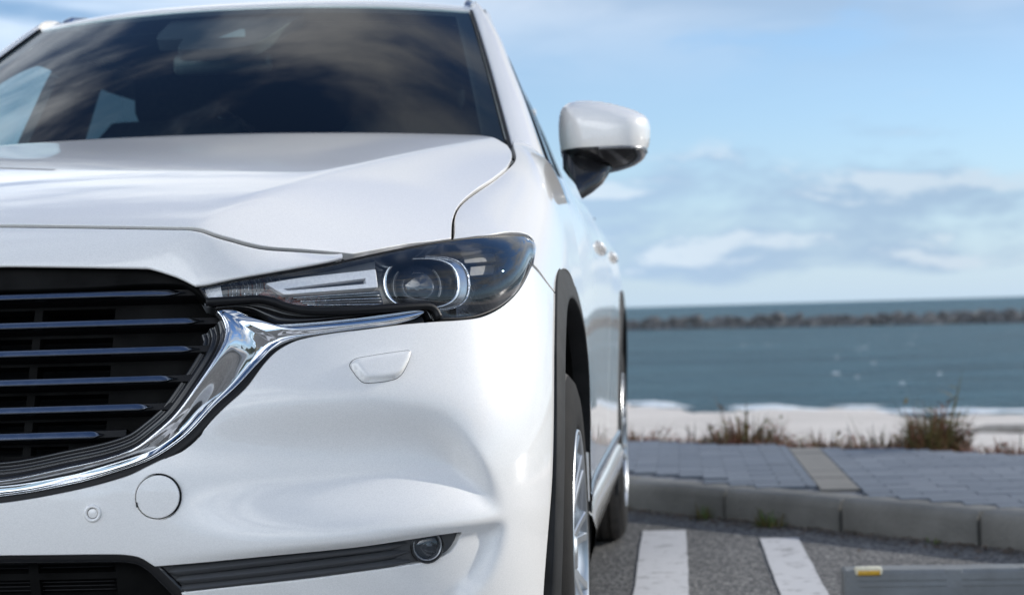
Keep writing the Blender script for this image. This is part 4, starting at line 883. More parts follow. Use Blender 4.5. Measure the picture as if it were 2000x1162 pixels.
for q0, n0 in zip(fr, nl):
    row_ = []
    for e, h in ((-.006, -.016), (-.002, -.007), (.002, -.006), (.014, -.010), (.018, -.014), (.022, -.050)):
        q = q0-n0*-e; q = np.array([max(q[0], 0), q[1]]); row_.append(wrap_base(np.array(q[0]), np.array(q[1]))+normals(wrap_base, np.array(q[0]), np.array(q[1]))*h)
    rows.append(row_)
rows = np.array(rows); rows[0, :, 0] = 0
mb = MB(); mb.grid(rows); mb.grid(rows*np.array([-1, 1, 1])); mb.obj('intake_frame', M['gloss_black'], LI)
# fog lamp trim
FT = empty('fog_lamp_trim', CAR)
so = smooth_line(SLOT, True)
panel('trim_plate', wrap, so, M['trim_plastic'], FT, step=.008, bstep=.005, offset=-.009, lip=.002, depth=.02, pre=True)
for k, rb in enumerate((FOGRIB0, FOGRIB1, FOGRIB2)):
    q = resample(LN(rb, 20), .01, False, False); f = woff(.006, wrap); P = f(q[:, 0], q[:, 1]); s = np.linspace(0, 1, len(P))
    n_ = normals(wrap, q[:, 0], q[:, 1]); r_ = .0080*np.minimum(1, np.minimum(s/.02+.2, (1-s)/.10+.05))
    rows = [[p+n*a*r/.0058+np.array([0, 0, b*r/.0058]) for a, b in ((-.003, -.0055), (.0005, -.0050), (.0035, -.002), (.0042, .0005), (.0012, .0042), (-.003, .0062))] for p, n, r in zip(P, n_, r_)]
    MB().grid(rows).obj('rib', M['trim_plastic'], FT, auto=40)
q = np.vstack([so, so[:1]]); P = woff(.0065, wrap)(q[:, 0], q[:, 1]); MB().tube([tuple(p) for p in P[:-1]], .0028, 6).obj('trim_rim', M['gloss_black'], FT)
fc = FOG[0][:2]; c = Vector(woff(.005, wrap)(np.array(fc[0]), np.array(fc[1]))); ax = Vector((.42, -.90, .02)).normalized()
FL = empty('fog_lamp', CAR)
MB().lathe([(.0275, -.02), (.0278, .003), (.0265, .0055), (.0250, .0050), (.0242, .001)], c, ax, 48).obj('ring', M['gloss_black'], FL)
MB().lathe([(.0245, -.006), (.0240, .003), (.0225, .0040), (.0205, .0010), (.0200, -.010)], c, ax, 48).obj('bezel', M['lamp_grey'], FL)
MB().lathe([(.0207, -.004), (.0200, .0005), (.015, .0040), (.008, .0055), (.0001, .0060)], c, ax, 40).obj('lens', M['fog_lens'], FL)
mb = MB(); mb.lathe([(.0205, -.004), (.017, -.014), (.008, -.020), (.0001, -.021)], c, ax, 40); mb.obj('reflector', M['lamp_dark'], FL)
mb = MB(); u = ax.orthogonal().normalized(); w = ax.cross(u)
for a, b, d_ in (((-.004, .002, -.012), (.010, .016, .006), 0), ((.006, -.006, -.010), (.012, .008, .006), 0), ((-.010, -.006, -.010), (.008, .008, .008), 0)): mb.box(tuple(c+u*a[0]+w*a[1]+ax*a[2]), b, .4)
mb.obj('led_block', M['lamp_grey'], FL, smooth=False)
cp = np.array([(fc[0]+.033, fc[1]+.016), (fc[0]+.062, fc[1]+.021), (fc[0]+.056, fc[1]+.004), (fc[0]+.040, fc[1]-.014), (fc[0]+.031, fc[1]-.012), (fc[0]+.036, fc[1]+.002)])
panel('corner_insert', wrap, [tuple(p) for p in cp], M['trim_plastic'], FT, step=.006, bstep=.004, offset=-.0085, lip=.001, depth=.006)
mirror_copy(FT); mirror_copy(FL)
# ---------- headlight ----------
HL = empty('headlight', CAR)
lamp = smooth_line(LAMP, True)
_lt = np.linspace(.395, 1.085, 40); _lz = []
for t in _lt:
    z_ = []
    for a, b in zip(lamp, np.roll(lamp, -1, 0)):
        if (a[0]-t)*(b[0]-t) <= 0 and a[0] != b[0]: z_.append(a[1]+(b[1]-a[1])*(t-a[0])/(b[0]-a[0]))
    _lz.append((max(z_), min(z_)))
_lz = np.array(_lz); _ftop = np.polynomial.Polynomial.fit(_lt, _lz[:, 0], 6); _fbot = np.polynomial.Polynomial.fit(_lt, _lz[:, 1], 6)
def lens_surf(t, z):
    t = np.asarray(t, float); z = np.asarray(z, float)+0*t; zt, zb = _ftop(np.clip(t, .395, 1.08)), _fbot(np.clip(t, .395, 1.08))
    q = np.clip((z-(zt+zb)/2)/np.maximum((zt-zb)/2, .012), -1.05, 1.05); b = .24*np.maximum(zt-zb, .01)*(1-q*q)*.62
    return wrap_base(t, z)+normals(wrap_base, t, z)*(b-.0015)[..., None]
panel('cover_lens', lens_surf, lamp, M['lens'], HL, step=.007, bstep=.005, depth=0, pre=True)
panel('lamp_housing', wrap_base, lamp, M['lamp_dark'], HL, step=.012, bstep=.008, offset=-.15, depth=0, pre=True)
def clip_t(P, t0, keep_low):
    out = []; s = 1 if keep_low else -1
    for a, b in zip(P, np.roll(P, -1, 0)):
        ia, ib = (t0-a[0])*s >= 0, (t0-b[0])*s >= 0
        if ia: out.append(a)
        if ia != ib: f = (t0-a[0])/(b[0]-a[0]); out.append(a+(b-a)*f)
    return np.array(out)
panel('inner_bezel', wrap_base, clip_t(lamp, .662, True), M['lamp_mid'], HL, step=.012, bstep=.008, offset=-.030, lip=.002, depth=.05, pre=True)
panel('outer_bezel', wrap_base, clip_t(lamp, .93, False), M['lamp_grey'], HL, step=.012, bstep=.008, offset=-.105, lip=.002, depth=.04, pre=True)
q = np.vstack([lamp, lamp[:1]]); A = woff(.003)(q[:, 0], q[:, 1]); B = woff(.152)(q[:, 0], q[:, 1]); mid = woff(.03)(q[:, 0], q[:, 1])
MB().grid(np.stack([A, mid, B], 1)).obj('lamp_wall', M['lamp_dark'], HL)
P = woff(.0025)(q[:-1, 0], q[:-1, 1]); MB().tube([tuple(p) for p in np.vstack([P, P[:1]])], .0026, 6).obj('lens_seal', M['black'], HL)
d = .012
panel('light_guide', woff(d), DRL_OUT, M['drl'], HL, holes=[smooth_line(DRL_HOLE, True)] if False else [], step=.004, bstep=.003, lip=.0015, depth=.012) if False else None
dh = smooth_line(DRL_HOLE, True); dh[:, 1] = dh[:, 1]+(dh[:, 1]-np.interp(dh[:, 0], [.510, .648], [.9065, .9185]))*.35; do = smooth_line(DRL_OUT, True)
panel('light_guide', woff(d), do, M['drl'], HL, holes=[dh], step=.004, bstep=.003, lip=.0015, depth=.014, pre=True)
cen = dh.mean(0); panel('guide_channel', woff(d+.008), (dh-cen)*1.04+cen, M['lamp_dark'], HL, step=.008, bstep=.005, lip=.0005, depth=0, pre=True)
panel('turn_reflector', woff(d+.010), TURN, M['lamp_dark'], HL, step=.008, bstep=.005, lip=.001, depth=.006)
tp = np.array([p[:2] for p in TURN])
for k in range(5):
    f = (k+.6)/5; a = tp[0]*(1-f)+tp[4]*f; b = tp[2]*(1-f)+tp[3]*f; qq = np.array([a+(b-a)*s for s in np.linspace(.02, .97, 24)]); P = woff(d+.008)(qq[:, 0], qq[:, 1]); MB().tube([tuple(p) for p in P], .0011, 6).obj('turn_louvre', M['lamp_grey'] if k % 2 else M['reflector'], HL)
panel('amber_reflector', woff(d+.010), TURN_RED, M['amber'], HL, step=.006, bstep=.004, lip=.001, depth=.004)
panel('corner_facet', woff(.034), FACET, M['lamp_grey'], HL, step=.008, bstep=.005, lip=.001, depth=.006)
fa = np.array([p[:2] for p in FACET])
for k in range(14):
    f = (k+.5)/14; a = np.array([.422+.095*f*.9, .9155+.010*f]); b = np.array([.424+.100*f*.9, .8905]); qq = np.array([a+(b-a)*s for s in np.linspace(0, 1, 8)]); P = woff(.030)(qq[:, 0], qq[:, 1]); MB().tube([tuple(p) for p in P], .0013, 5).obj('facet_rib', M['reflector'] if k % 3 else M['amber'], HL)
rb = np.array([p[:2] for p in RIBS])
for k in range(11):
    f = k/10; a = rb[0]+(rb[1]-rb[0])*f; b = rb[3]+(rb[2]-rb[3])*f; qq = np.array([a+(b-a)*s for s in np.linspace(0, 1, 8)]); P = woff(.010)(qq[:, 0], qq[:, 1]); MB().tube([tuple(p) for p in P], .0011, 5).obj('end_rib', M['drl'], HL)
# projector
_top3 = wrap_base(_lt, _lz[:, 0]); _ltx, _ltz = _top3[:, 0]-.03, _top3[:, 2]
def fit(o):
    """keep a lamp part behind the cover lens and below the hood"""
    V = np.array([v.co[:] for v in o.data.vertices]); ts = np.linspace(.3, 1.3, 200)
    for k in range(len(V)):
        x, y, z = V[k]; dz = z-c.z; z = c.z+(.050*math.tanh(dz/.056) if dz > 0 else .056*math.tanh(dz/.062)); z = min(z, float(np.interp(x, _ltx, _ltz))+.004); Q = wrap_base(ts, np.full_like(ts, z)); yl = float(np.interp(x, Q[:, 0], Q[:, 1]))+.004; V[k] = (x, max(y, yl), z)
    o.data.vertices.foreach_set('co', V.ravel()); o.data.update(); return o
pc = PROJ[0][:2]; ax = Vector((.36, -.91, .16)).normalized(); c = on(pc, .056)
fit(MB().lathe([(.058, -.030), (.0590, -.002), (.0605, .0020), (.0640, .0030), (.0660, .0020)], c, ax, 64).obj('projector_ring', M['chrome'], HL))
fit(MB().lathe([(.0660, .0020), (.0665, -.002), (.0690, -.004), (.0790, -.006), (.0815, -.009), (.0822, -.014), (.0828, -.05)], c, ax, 64).obj('projector_bezel', M['lamp_silver'], HL))
fit(MB().lathe([(.0815, -.006), (.0835, -.0045), (.0850, -.007), (.0850, -.02)], c, ax, 64).obj('bezel_rim', M['reflector'], HL))
fit(MB().lathe([(.0585, -.008), (.052, -.016), (.044, -.034), (.040, -.040)], c, ax, 64).obj('projector_cone', M['gloss_black'], HL))
MB().lathe([(.0405, -.041), (.040, -.036), (.034, -.026), (.024, -.0185), (.012, -.0150), (.0001, -.0140)], c, ax, 48).obj('projector_lens', M['proj_glass'], HL)
MB().lathe([(.0415, -.040), (.0425, -.036), (.041, -.0345), (.0400, -.036)], c, ax, 48).obj('lens_collar', M['lamp_grey'], HL)
panel('marker_guide', woff(.075), LIGHTBAR, M['lamp_mid'], HL, step=.006, bstep=.004, lip=.0015, depth=.01)
panel('marker_guide', woff(.078), LIGHTBAR2, M['lamp_mid'], HL, step=.006, bstep=.004, lip=.0015, depth=.01)
bc = BULB[0][:2]; c2 = on(bc, .080); MB().lathe([(.012, -.02), (.0125, .0), (.010, .008), (.005, .011), (.0001, .012)], c2, Vector((.6, -.8, 0)), 24).obj('marker_bulb', M['reflector'], HL)
side_q = np.array([p[:2] for p in LAMP[9:19]])
for k in range(4):
    cc = np.array([.985, .905]); qq = np.array([cc+np.array([math.cos(a)*(.075+.02*k), math.sin(a)*(.032+.008*k)]) for a in np.linspace(-2.4, -.2, 26)]); P = woff(.092-.004*k)(qq[:, 0], qq[:, 1]); MB().tube([tuple(p) for p in P], .0016, 6).obj('side_step', M['lamp_grey'], HL)
# rubber lip under the lamp
q = resample(LN(GASKET, 14), .004, False, False); P = woff(-.0012)(q[:, 0], q[:, 1]); MB().tube([tuple(p) for p in P], .0066, 12, up=(0, -1, 0)).obj('lower_gasket', M['black'], HL)
g1 = LN(GASKET, 12); g2 = LN(GASKET2, 14); n = 120
e = lambda l: np.stack([np.interp(np.linspace(0, 1, n), np.linspace(0, 1, len(l)), l[:, k]) for k in range(2)], 1)
q1, q2 = e(resample(g1, .003, False, False)), e(resample(g2, .003, False, False)); rows = []
for f, h in ((0, .006), (.25, .010), (.5, .012), (.8, .010), (1.0, .006), (1.25, .010), (1.6, .016)):
    q = q1+(q2-q1)*f; rows.append(woff(h)(q[:, 0], q[:, 1]))
MB().grid(rows).obj('lower_moulding', M['gloss_black'], HL)
mirror_copy(HL)

# ---------- fender, arches, doors ----------
WC = (.97, .365); RW = (3.90, .365)
def arch_pt(a, f, rear=False):
    """a from 0 (front foot) over the top to pi; f 0 = outer edge of the cladding, 1 = opening"""
    ra = .508*(1-f)+.470*f; rb_ = .570*(1-f)+.505*f; c = RW if rear else WC
    if rear: rb_ = .545*(1-f)+.475*f
    ca, sa = math.cos(a), math.sin(a); p = 2.15; ra2 = (abs(ca)**p+abs(sa)**p)**(-1/p)
    return c[0]-ra*ca*ra2, c[1]+rb_*sa*ra2
_ts = np.linspace(.6, 1.46, 160)
def body_x(y, z):
    xs_ = side(np.array(y), np.array(z))[0]
    if y < .95:
        P = wrap_base(_ts, np.full_like(_ts, z)); xw = float(np.interp(y, P[:, 1], P[:, 0])); k = float(sstep(.7, .95, y)); return xw*(1-k)+xs_*k
    return float(xs_)
aa = np.linspace(0, math.pi, 90)
def f_a(y, z):
    A = np.linspace(0, 2.3, 500); Z = fender(np.full_like(A, y), A)[:, 2]; return float(np.interp(-z, -Z, A))
ap = [(y, f_a(y, z)) for (y, z) in (arch_pt(a, .06) for a in aa[::-1]) if y > .80 and y < 1.44 and z > .40]
i = [k for k, p in enumerate(FENDER) if p[0] == 'ARCH'][0]
fo = [tuple(p) for p in smooth_line(FENDER[:i]+[(ap[0][0], ap[0][1], 1)], False)]+ap+[tuple(p) for p in smooth_line(FENDER[i+1:]+FENDER[:1], False)][:-1]
fen = panel('fender', fender, fo, M['paint'], CAR, step=.010, bstep=.006, lip=.002, depth=.014, sgn=-1, pre=True); mirror_copy(fen)
def cladding(rear):
    rows = []
    for a in np.linspace(-.28, math.pi+.12, 110):
        row_ = []
        for f, h in ((-.01, -.006), (-.005, .004), (.03, .0075), (.5, .010), (.88, .014), (.97, .0135), (1., .008), (1.02, -.03), (1.0, -.06)):
            y, z = arch_pt(a, f, rear); k = .45 if rear else (1-.45*max(0, math.sin(a)) if a < math.pi/2 else .25+.30*max(0, math.sin(a))); row_.append((body_x(y, max(z, .2))+(h*k if h > .005 else h), y, max(z, .19)))
        rows.append(row_)
    return MB().grid(rows).obj('wheel_arch_cladding', M['cladding'], CAR)
for rr in (False, True): mirror_copy(cladding(rr))
def liner(rear):
    rows = []
    for a in np.linspace(-.25, math.pi+.25, 40):
        row_ = []
        for f, dx in ((1.02, -.03), (1.0, -.10), (1.0, -.40)):
            y, z = arch_pt(a, f, rear); row_.append((.90+dx if dx < -.05 else body_x(y, max(z, .2))+dx, y, max(z, .15)))
        row_.append((.50, (RW if rear else WC)[0], .365)); rows.append(row_)
    return MB().grid(rows).obj('wheel_arch_liner', M['void'], CAR)
for rr in (False, True): mirror_copy(liner(rr))
def door(name, y0, y1, hy):
    ol = [(y0, .36, 1), (y1, .36, 1), (y1, .8), (y1, 1.175, 1), ((y0+y1)/2, 1.18), (y0, 1.175, 1), (y0, .8)]
    if name == 'rear_door':
        ap_ = [arch_pt(a, .06, True) for a in np.linspace(.02, 1.2, 60)]; ap_ = [p for p in ap_ if p[0] < y1-.003]; ol = [(y0, .36, 1), (ap_[0][0]-.01, .36, 1)]+ap_+[(y1, float(np.interp(y1, [p[0] for p in ap_[-2:]], [p[1] for p in ap_[-2:]]))+.004, 1), (y1, 1.175, 1), ((y0+y1)/2, 1.18), (y0, 1.175, 1), (y0, .8)]
    o = panel(name, side, ol, M['paint'], CAR, step=.03, bstep=.015, lip=.002, depth=.014)
    P = [(float(side(np.array(y), np.array(1.03))[0])+b, y, 1.03-.006*k) for k, (y, b) in enumerate(((hy-.10, -.006), (hy-.085, .006), (hy, .010), (hy+.085, .008), (hy+.11, -.006)))]
    MB().tube(P, [.009, .011, .012, .011, .009], 12, flat=1.0).obj('door_handle', M['paint'], o); return o
for dd in (door('front_door', 1.456, 2.665, 2.45), door('rear_door', 2.673, 3.62, 3.40)): mirror_copy(dd)
ol = [(3.628, .80, 1)]+[(y, z) for y, z in (arch_pt(a, .06, True) for a in np.linspace(.5, math.pi-.05, 70)) if y > 3.632]+[(4.70, .36, 1), (4.72, .8), (4.70, 1.175, 1), (4.2, 1.18), (3.628, 1.175, 1)]
ol[0] = (3.628, ol[1][1]-.002, 1)
qp = panel('rear_quarter', side, ol, M['paint'], CAR, step=.03, bstep=.015, lip=.002, depth=.014); mirror_copy(qp)
rows = []
for y in np.linspace(1.40, 3.44, 30):
    x = float(side(np.array(y), np.array(.36))[0]); rows.append([(x-.01, y, .40), (x+.006, y, .385), (x+.014, y, .355), (x+.010, y, .325), (x-.006, y, .27), (x-.05, y, .22), (x-.3, y, .20)])
mirror_copy(MB().grid(rows).obj('rocker_trim', M['paint'], CAR))
rows = []
for y in np.linspace(1.42, 3.42, 24):
    x = float(side(np.array(y), np.array(.42))[0]); rows.append([(x+.001, y, .438), (x+.0055, y, .432), (x+.006, y, .418), (x+.001, y, .412)])
mirror_copy(MB().grid(rows).obj('rocker_bright_strip', M['satin'], CAR))
# rear end
rows = []
for u in np.linspace(-1, 1, 41):
    s = abs(u)**2.6; row_ = []
    for z, ye, xe in ((.24, 4.80, .80), (.45, 4.88, .85), (.65, 4.885, .862), (.85, 4.84, .858), (1.0, 4.80, .84), (1.18, 4.76, .745), (1.45, 4.58, .62), (1.64, 4.42, .52)):
        row_.append((xe*math.sin(u*math.pi/2) if z > 9 else xe*u, ye-(.17 if z < 1.2 else .06)*s, z))
    rows.append(row_)
MB().grid(rows).obj('tailgate', M['paint'], CAR)
MB().box((0, 2.6, .24), (1.5, 3.9, .08), bev=.02).obj('underbody', M['void'], CAR)

# ---------- greenhouse ----------
_gp = curve([1.10, 1.18, 1.237, 1.386, 1.478, 1.559, 1.628, 1.686, 1.72], [.838, .812, .793, .742, .707, .675, .638, .592, .54])
def gh(y, z): y = np.asarray(y, float); z = np.asarray(z, float)+0*y; return np.stack([_gp(z)-.03*(y-1.8), y, z], -1)
_we = curve([0, .34, .70, 1.0], [(.742, 1.40, 1.236), (.693, 1.62, 1.376), (.638, 1.87, 1.523), (.590, 2.08, 1.642)])
_wc = curve([0, .34, .70, 1.0], [(0, 1.20, 1.215), (0, 1.44, 1.372), (0, 1.70, 1.527), (0, 1.935, 1.653)])
def ws_pt(u, v):
    u = np.asarray(u, float); v = np.asarray(v, float); e = _we(v); c = _wc(v); k = (np.abs(u)**2.2)[..., None]
    P = c+(e-c)*k; P[..., 0] = e[..., 0]*u; return P
U, Vv = np.meshgrid(np.linspace(-.985, .985, 80), np.linspace(-.02, 1, 50), indexing='ij')
MB().grid(ws_pt(U, Vv)).obj('windshield', M['glass'], CAR)
fr_ = MB()
for u0, u1, v0, v1 in ((-.99, -.925, -.02, 1), (.925, .99, -.02, 1), (-.93, .93, .955, 1.0), (-.93, .93, -.02, .03)):
    U, Vv = np.meshgrid(np.linspace(u0, u1, 30 if u1-u0 > .5 else 4), np.linspace(v0, v1, 40 if v1-v0 > .5 else 4), indexing='ij'); fr_.grid(ws_pt(U, Vv)+np.array([0, .006, -.003]))
fr_.obj('windshield_border', M['dash'], CAR)
rows = []
for u in np.linspace(-1, 1, 60):
    b = ws_pt(np.array(u), np.array(0.)); rows.append([tuple(b+np.array([0, .02, .0])), tuple(b+np.array([0, -.02, -.012])), tuple(b+np.array([0, -.09, -.05])), tuple(b+np.array([0, -.2, -.12]))])
MB().grid(rows).obj('cowl', M['black'], CAR)
# A pillar: from the glass edge to the side window
inn = np.array([ws_pt(np.array(1.0), np.array(v)) for v in np.linspace(-.14, 1.0, 44)])
zz_ = np.linspace(1.165, 1.686, 44); _py = curve([1.15, 1.237, 1.386, 1.478, 1.559, 1.628, 1.686, 1.72], [1.42, 1.52, 1.72, 1.87, 2.0, 2.1, 2.2, 2.28]); outp = gh(_py(zz_), zz_)
rows = []
for a, b in zip(inn, outp):
    n_ = np.array([.62, -.62, .48]); L_ = np.linalg.norm(b-a); row_ = [a+np.array([-.012, .012, -.012]), a+np.array([.002, -.003, .0])]
    for v in np.linspace(.06, 1, 12): row_.append(a+(b-a)*v+n_*L_*.16*(4*v*(1-v))**.8)
    row_.append(b+np.array([-.012, .014, -.004])); rows.append(row_)
pil = MB().grid(np.array(rows)).obj('windshield_pillar', M['paint'], CAR); mirror_copy(pil)
mirror_copy(MB().tube([tuple(p+np.array([-.001, -.003, .002])) for p in inn], .0045, 6).obj('glass_seal', M['black'], CAR))
# roof
_rc = curve([0, .04, .10, .25, .5, .75, 1.0], [(0, 1.94, 1.657), (0, 2.03, 1.683), (0, 2.16, 1.702), (0, 2.5, 1.726), (0, 3.1, 1.737), (0, 3.8, 1.71), (0, 4.45, 1.645)])
_re = curve([0, .04, .10, .25, .5, .75, 1.0], [(.594, 2.085, 1.647), (.593, 2.15, 1.664), (.588, 2.26, 1.682), (.570, 2.55, 1.692), (.552, 3.1, 1.695), (.535, 3.8, 1.67), (.52, 4.40, 1.62)])
U, Vv = np.meshgrid(np.linspace(-1, 1, 60), np.linspace(0, 1, 60), indexing='ij'); E = _re(Vv); C_ = _rc(Vv); k = (np.abs(U)**2.4)[..., None]; P = C_+(E-C_)*k; P[..., 0] = E[..., 0]*U
lipr = P[:, :1]+np.array([0, .004, -.012]); MB().grid(np.concatenate([lipr, P], 1)).obj('roof', M['paint'], CAR)
MB().grid(P-np.array([0, -.03, .05])).obj('headlining', M['lining'], CAR)
rows = []                                                                        # roof side between rail and windows
for v in np.linspace(0, 1, 50):
    e = _re(np.array(v)); y = e[1]+.06; o_ = gh(np.array(y), np.array(1.63 if y < 3.6 else 1.63-(y-3.6)*.07)); m_ = (e+o_)/2+np.array([.012, 0, .014]); rows.append([e+np.array([-.03, 0, -.012]), e, m_, o_, o_+np.array([-.01, 0, -.01])])
mirror_copy(MB().grid(np.array(rows)).obj('roof_side', M['paint'], CAR))
pr = [tuple(_re(np.array(v))+np.array([-.028, .02, dz])) for v, dz in ((.055, .000), (.065, .008), (.085, .016), (.14, .022), (.3, .026), (.5, .028), (.7, .028), (.86, .024), (.9, .00))]
mirror_copy(MB().tube(pr, [.011]+[.012]*7+[.010], 10).obj('roof_rail', M['satin'], CAR))
rows = []                                                                        # rear pillar between side windows and tailgate
for z in np.linspace(1.15, 1.64, 16):
    a = gh(np.array(4.34), np.array(min(z, 1.60))); a[2] = z; b = np.array([np.interp(z, [1.0, 1.18, 1.45, 1.64], [.84, .745, .62, .52]), np.interp(z, [1.0, 1.18, 1.45, 1.64], [4.63, 4.59, 4.52, 4.36]), z]); rows.append([a, a*.5+b*.5+np.array([.012, 0, 0]), b])
mirror_copy(MB().grid(np.array(rows)).obj('rear_pillar', M['paint'], CAR))
# side windows
def gz(y): return 1.622 if y < 3.4 else 1.622-(y-3.4)*.09
fline = [(float(_py(z))+.045, z) for z in (1.215, 1.30, 1.40, 1.50, 1.575)]
ol = [(fline[0][0]-.05, 1.178, 1)]+[(y-.04, z) for y, z in fline]+[(2.16, 1.64), (2.6, 1.640), (3.2, 1.640), (3.9, 1.60), (4.35, 1.52, 1), (4.40, 1.178, 1)]
w1 = [(fline[0][0]+.03, 1.195, 1)]+[(y+.03, z) for y, z in fline[1:4]]+[(2.15, 1.572), (2.22, 1.577), (2.335, 1.572, 1), (2.23, 1.195, 1)]
w2 = [(2.69, 1.195, 1), (2.66, 1.570, 1), (3.1, 1.572), (3.42, 1.56, 1), (3.60, 1.195, 1)]
w3 = [(3.70, 1.195, 1), (3.56, 1.55, 1), (3.9, 1.54), (4.15, 1.50), (4.28, 1.30), (4.30, 1.195, 1)]
wf = panel('side_window_frame', gh, ol, M['gloss_black'], CAR, holes=[smooth_line(w, True) for w in (w1, w2, w3)], step=.03, bstep=.012, lip=.002, depth=.03); mirror_copy(wf)
for w in (w1, w2, w3):
    cen = np.mean([p[:2] for p in w], 0); o = panel('side_window', gh, [(cen[0]+(p[0]-cen[0])*1.02, cen[1]+(p[1]-cen[1])*1.03)+tuple(p[2:]) for p in w], M['side_glass'] if w is w1 else M['privacy'], CAR, step=.05, bstep=.02, offset=-.008, depth=0); mirror_copy(o)
mirror_copy(MB().tube([tuple(gh(np.array(y), np.array(1.186))+np.array([.003, 0, 0])) for y in np.linspace(1.50, 4.38, 40)], .008, 6).obj('belt_moulding', M['satin'], CAR))
# ---------- door mirror ----------
DM = empty('door_mirror', CAR)
mo_ = [(.8255, 1.300), (.828, 1.330), (.837, 1.352), (.856, 1.365), (.885, 1.3685), (.930, 1.366), (.985, 1.353), (1.036, 1.333), (1.0525, 1.313), (1.0535, 1.275), (1.0475, 1.245), (1.034, 1.218), (1.000, 1.199), (.94, 1.186), (.90, 1.190), (.865, 1.203), (.834, 1.225), (.827, 1.26)]
mpoly = smooth_line(mo_, True, 8); mcen = np.array([.935, 1.275]); mang = np.arctan2(mpoly[:, 1]-mcen[1], mpoly[:, 0]-mcen[0]); mrad = np.hypot(*(mpoly-mcen).T); od = np.argsort(mang); mang, mrad = mang[od], mrad[od]
def mir(u, v):
    u = np.asarray(u, float); v = np.asarray(v, float); a = np.arctan2(v-mcen[1], u-mcen[0]); r = np.hypot(u-mcen[0], v-mcen[1])/np.interp(a, mang, mrad, period=2*math.pi)
    dome = np.maximum(1-np.clip(r, 0, 1)**2.7, 0)**(1/2.4); y = 1.885+.10*(u-mcen[0])-.145*dome
    return np.stack([u, y, v], -1)
def split_z(u): return 1.2405+(u-.826)*.004/.22
up_ = [tuple(p) for p in mpoly if p[1] > split_z(p[0])+.002]; lo_ = [tuple(p) for p in mpoly if p[1] < split_z(p[0])-.006]
def arrange(pts):   # polygon ordered by angle about its own centre
    P = np.array(pts); c = P.mean(0); return P[np.argsort(np.arctan2(P[:, 1]-c[1], P[:, 0]-c[0]))]
def with_line(pts, off):
    xs_ = np.linspace(.829, 1.0470, 40); return arrange(pts+[(x, split_z(x)+off) for x in xs_])
panel('mirror_cap', mir, with_line(up_, .001), M['paint'], DM, step=.005, bstep=.004, lip=.0015, depth=.006, pre=True)
panel('mirror_lower', mir, with_line(lo_, -.0075), M['gloss_black'], DM, step=.005, bstep=.004, lip=.001, depth=.006, pre=True)
xs_ = np.linspace(.832, 1.0465, 60); rows = [[mir(np.array(x), np.array(split_z(x)+o)) + np.array([0, dy, 0]) for o, dy in ((.001, .004), (-.001, -.0005), (-.006, -.0005), (-.0075, .003))] for x in xs_]
MB().grid(np.array(rows)[:28]).obj('mirror_band', M['gloss_black'], DM); MB().grid(np.array(rows)[27:]).obj('mirror_indicator', M['lamp_grey'], DM)
back = [(mcen[0]+(p[0]-mcen[0])*.97, mcen[1]+(p[1]-mcen[1])*.97) for p in mpoly]
panel('mirror_back', lambda u, v: np.stack([u, 1.884+.10*(np.asarray(u)-mcen[0]), v], -1), back, M['black'], DM, step=.02, bstep=.01, depth=0, pre=True)
gl_ = [(mcen[0]+(p[0]-mcen[0])*.86, mcen[1]+(p[1]-mcen[1])*.84) for p in mpoly]
panel('mirror_glass', lambda u, v: np.stack([u, 1.887+.10*(np.asarray(u)-mcen[0]), v], -1), gl_, M['mirror'], DM, step=.02, bstep=.01, depth=0, pre=True)
st = []
for c_, hw, hd in (((.898, 1.81, 1.215), .062, .042), ((.894, 1.79, 1.196), .056, .040), ((.888, 1.765, 1.172), .048, .042), ((.883, 1.745, 1.150), .028, .046), ((.879, 1.73, 1.135), .008, .05)):
    st.append([(c_[0]+hw*math.cos(a)*(1 if abs(math.cos(a)) < .95 else 1), c_[1]+hd*math.sin(a), c_[2]-.02*math.cos(a)) for a in np.linspace(0, 2*math.pi, 20, endpoint=False)])
MB().grid(st, closed_v=True).obj('mirror_foot', M['gloss_black'], DM); mirror_copy(DM)

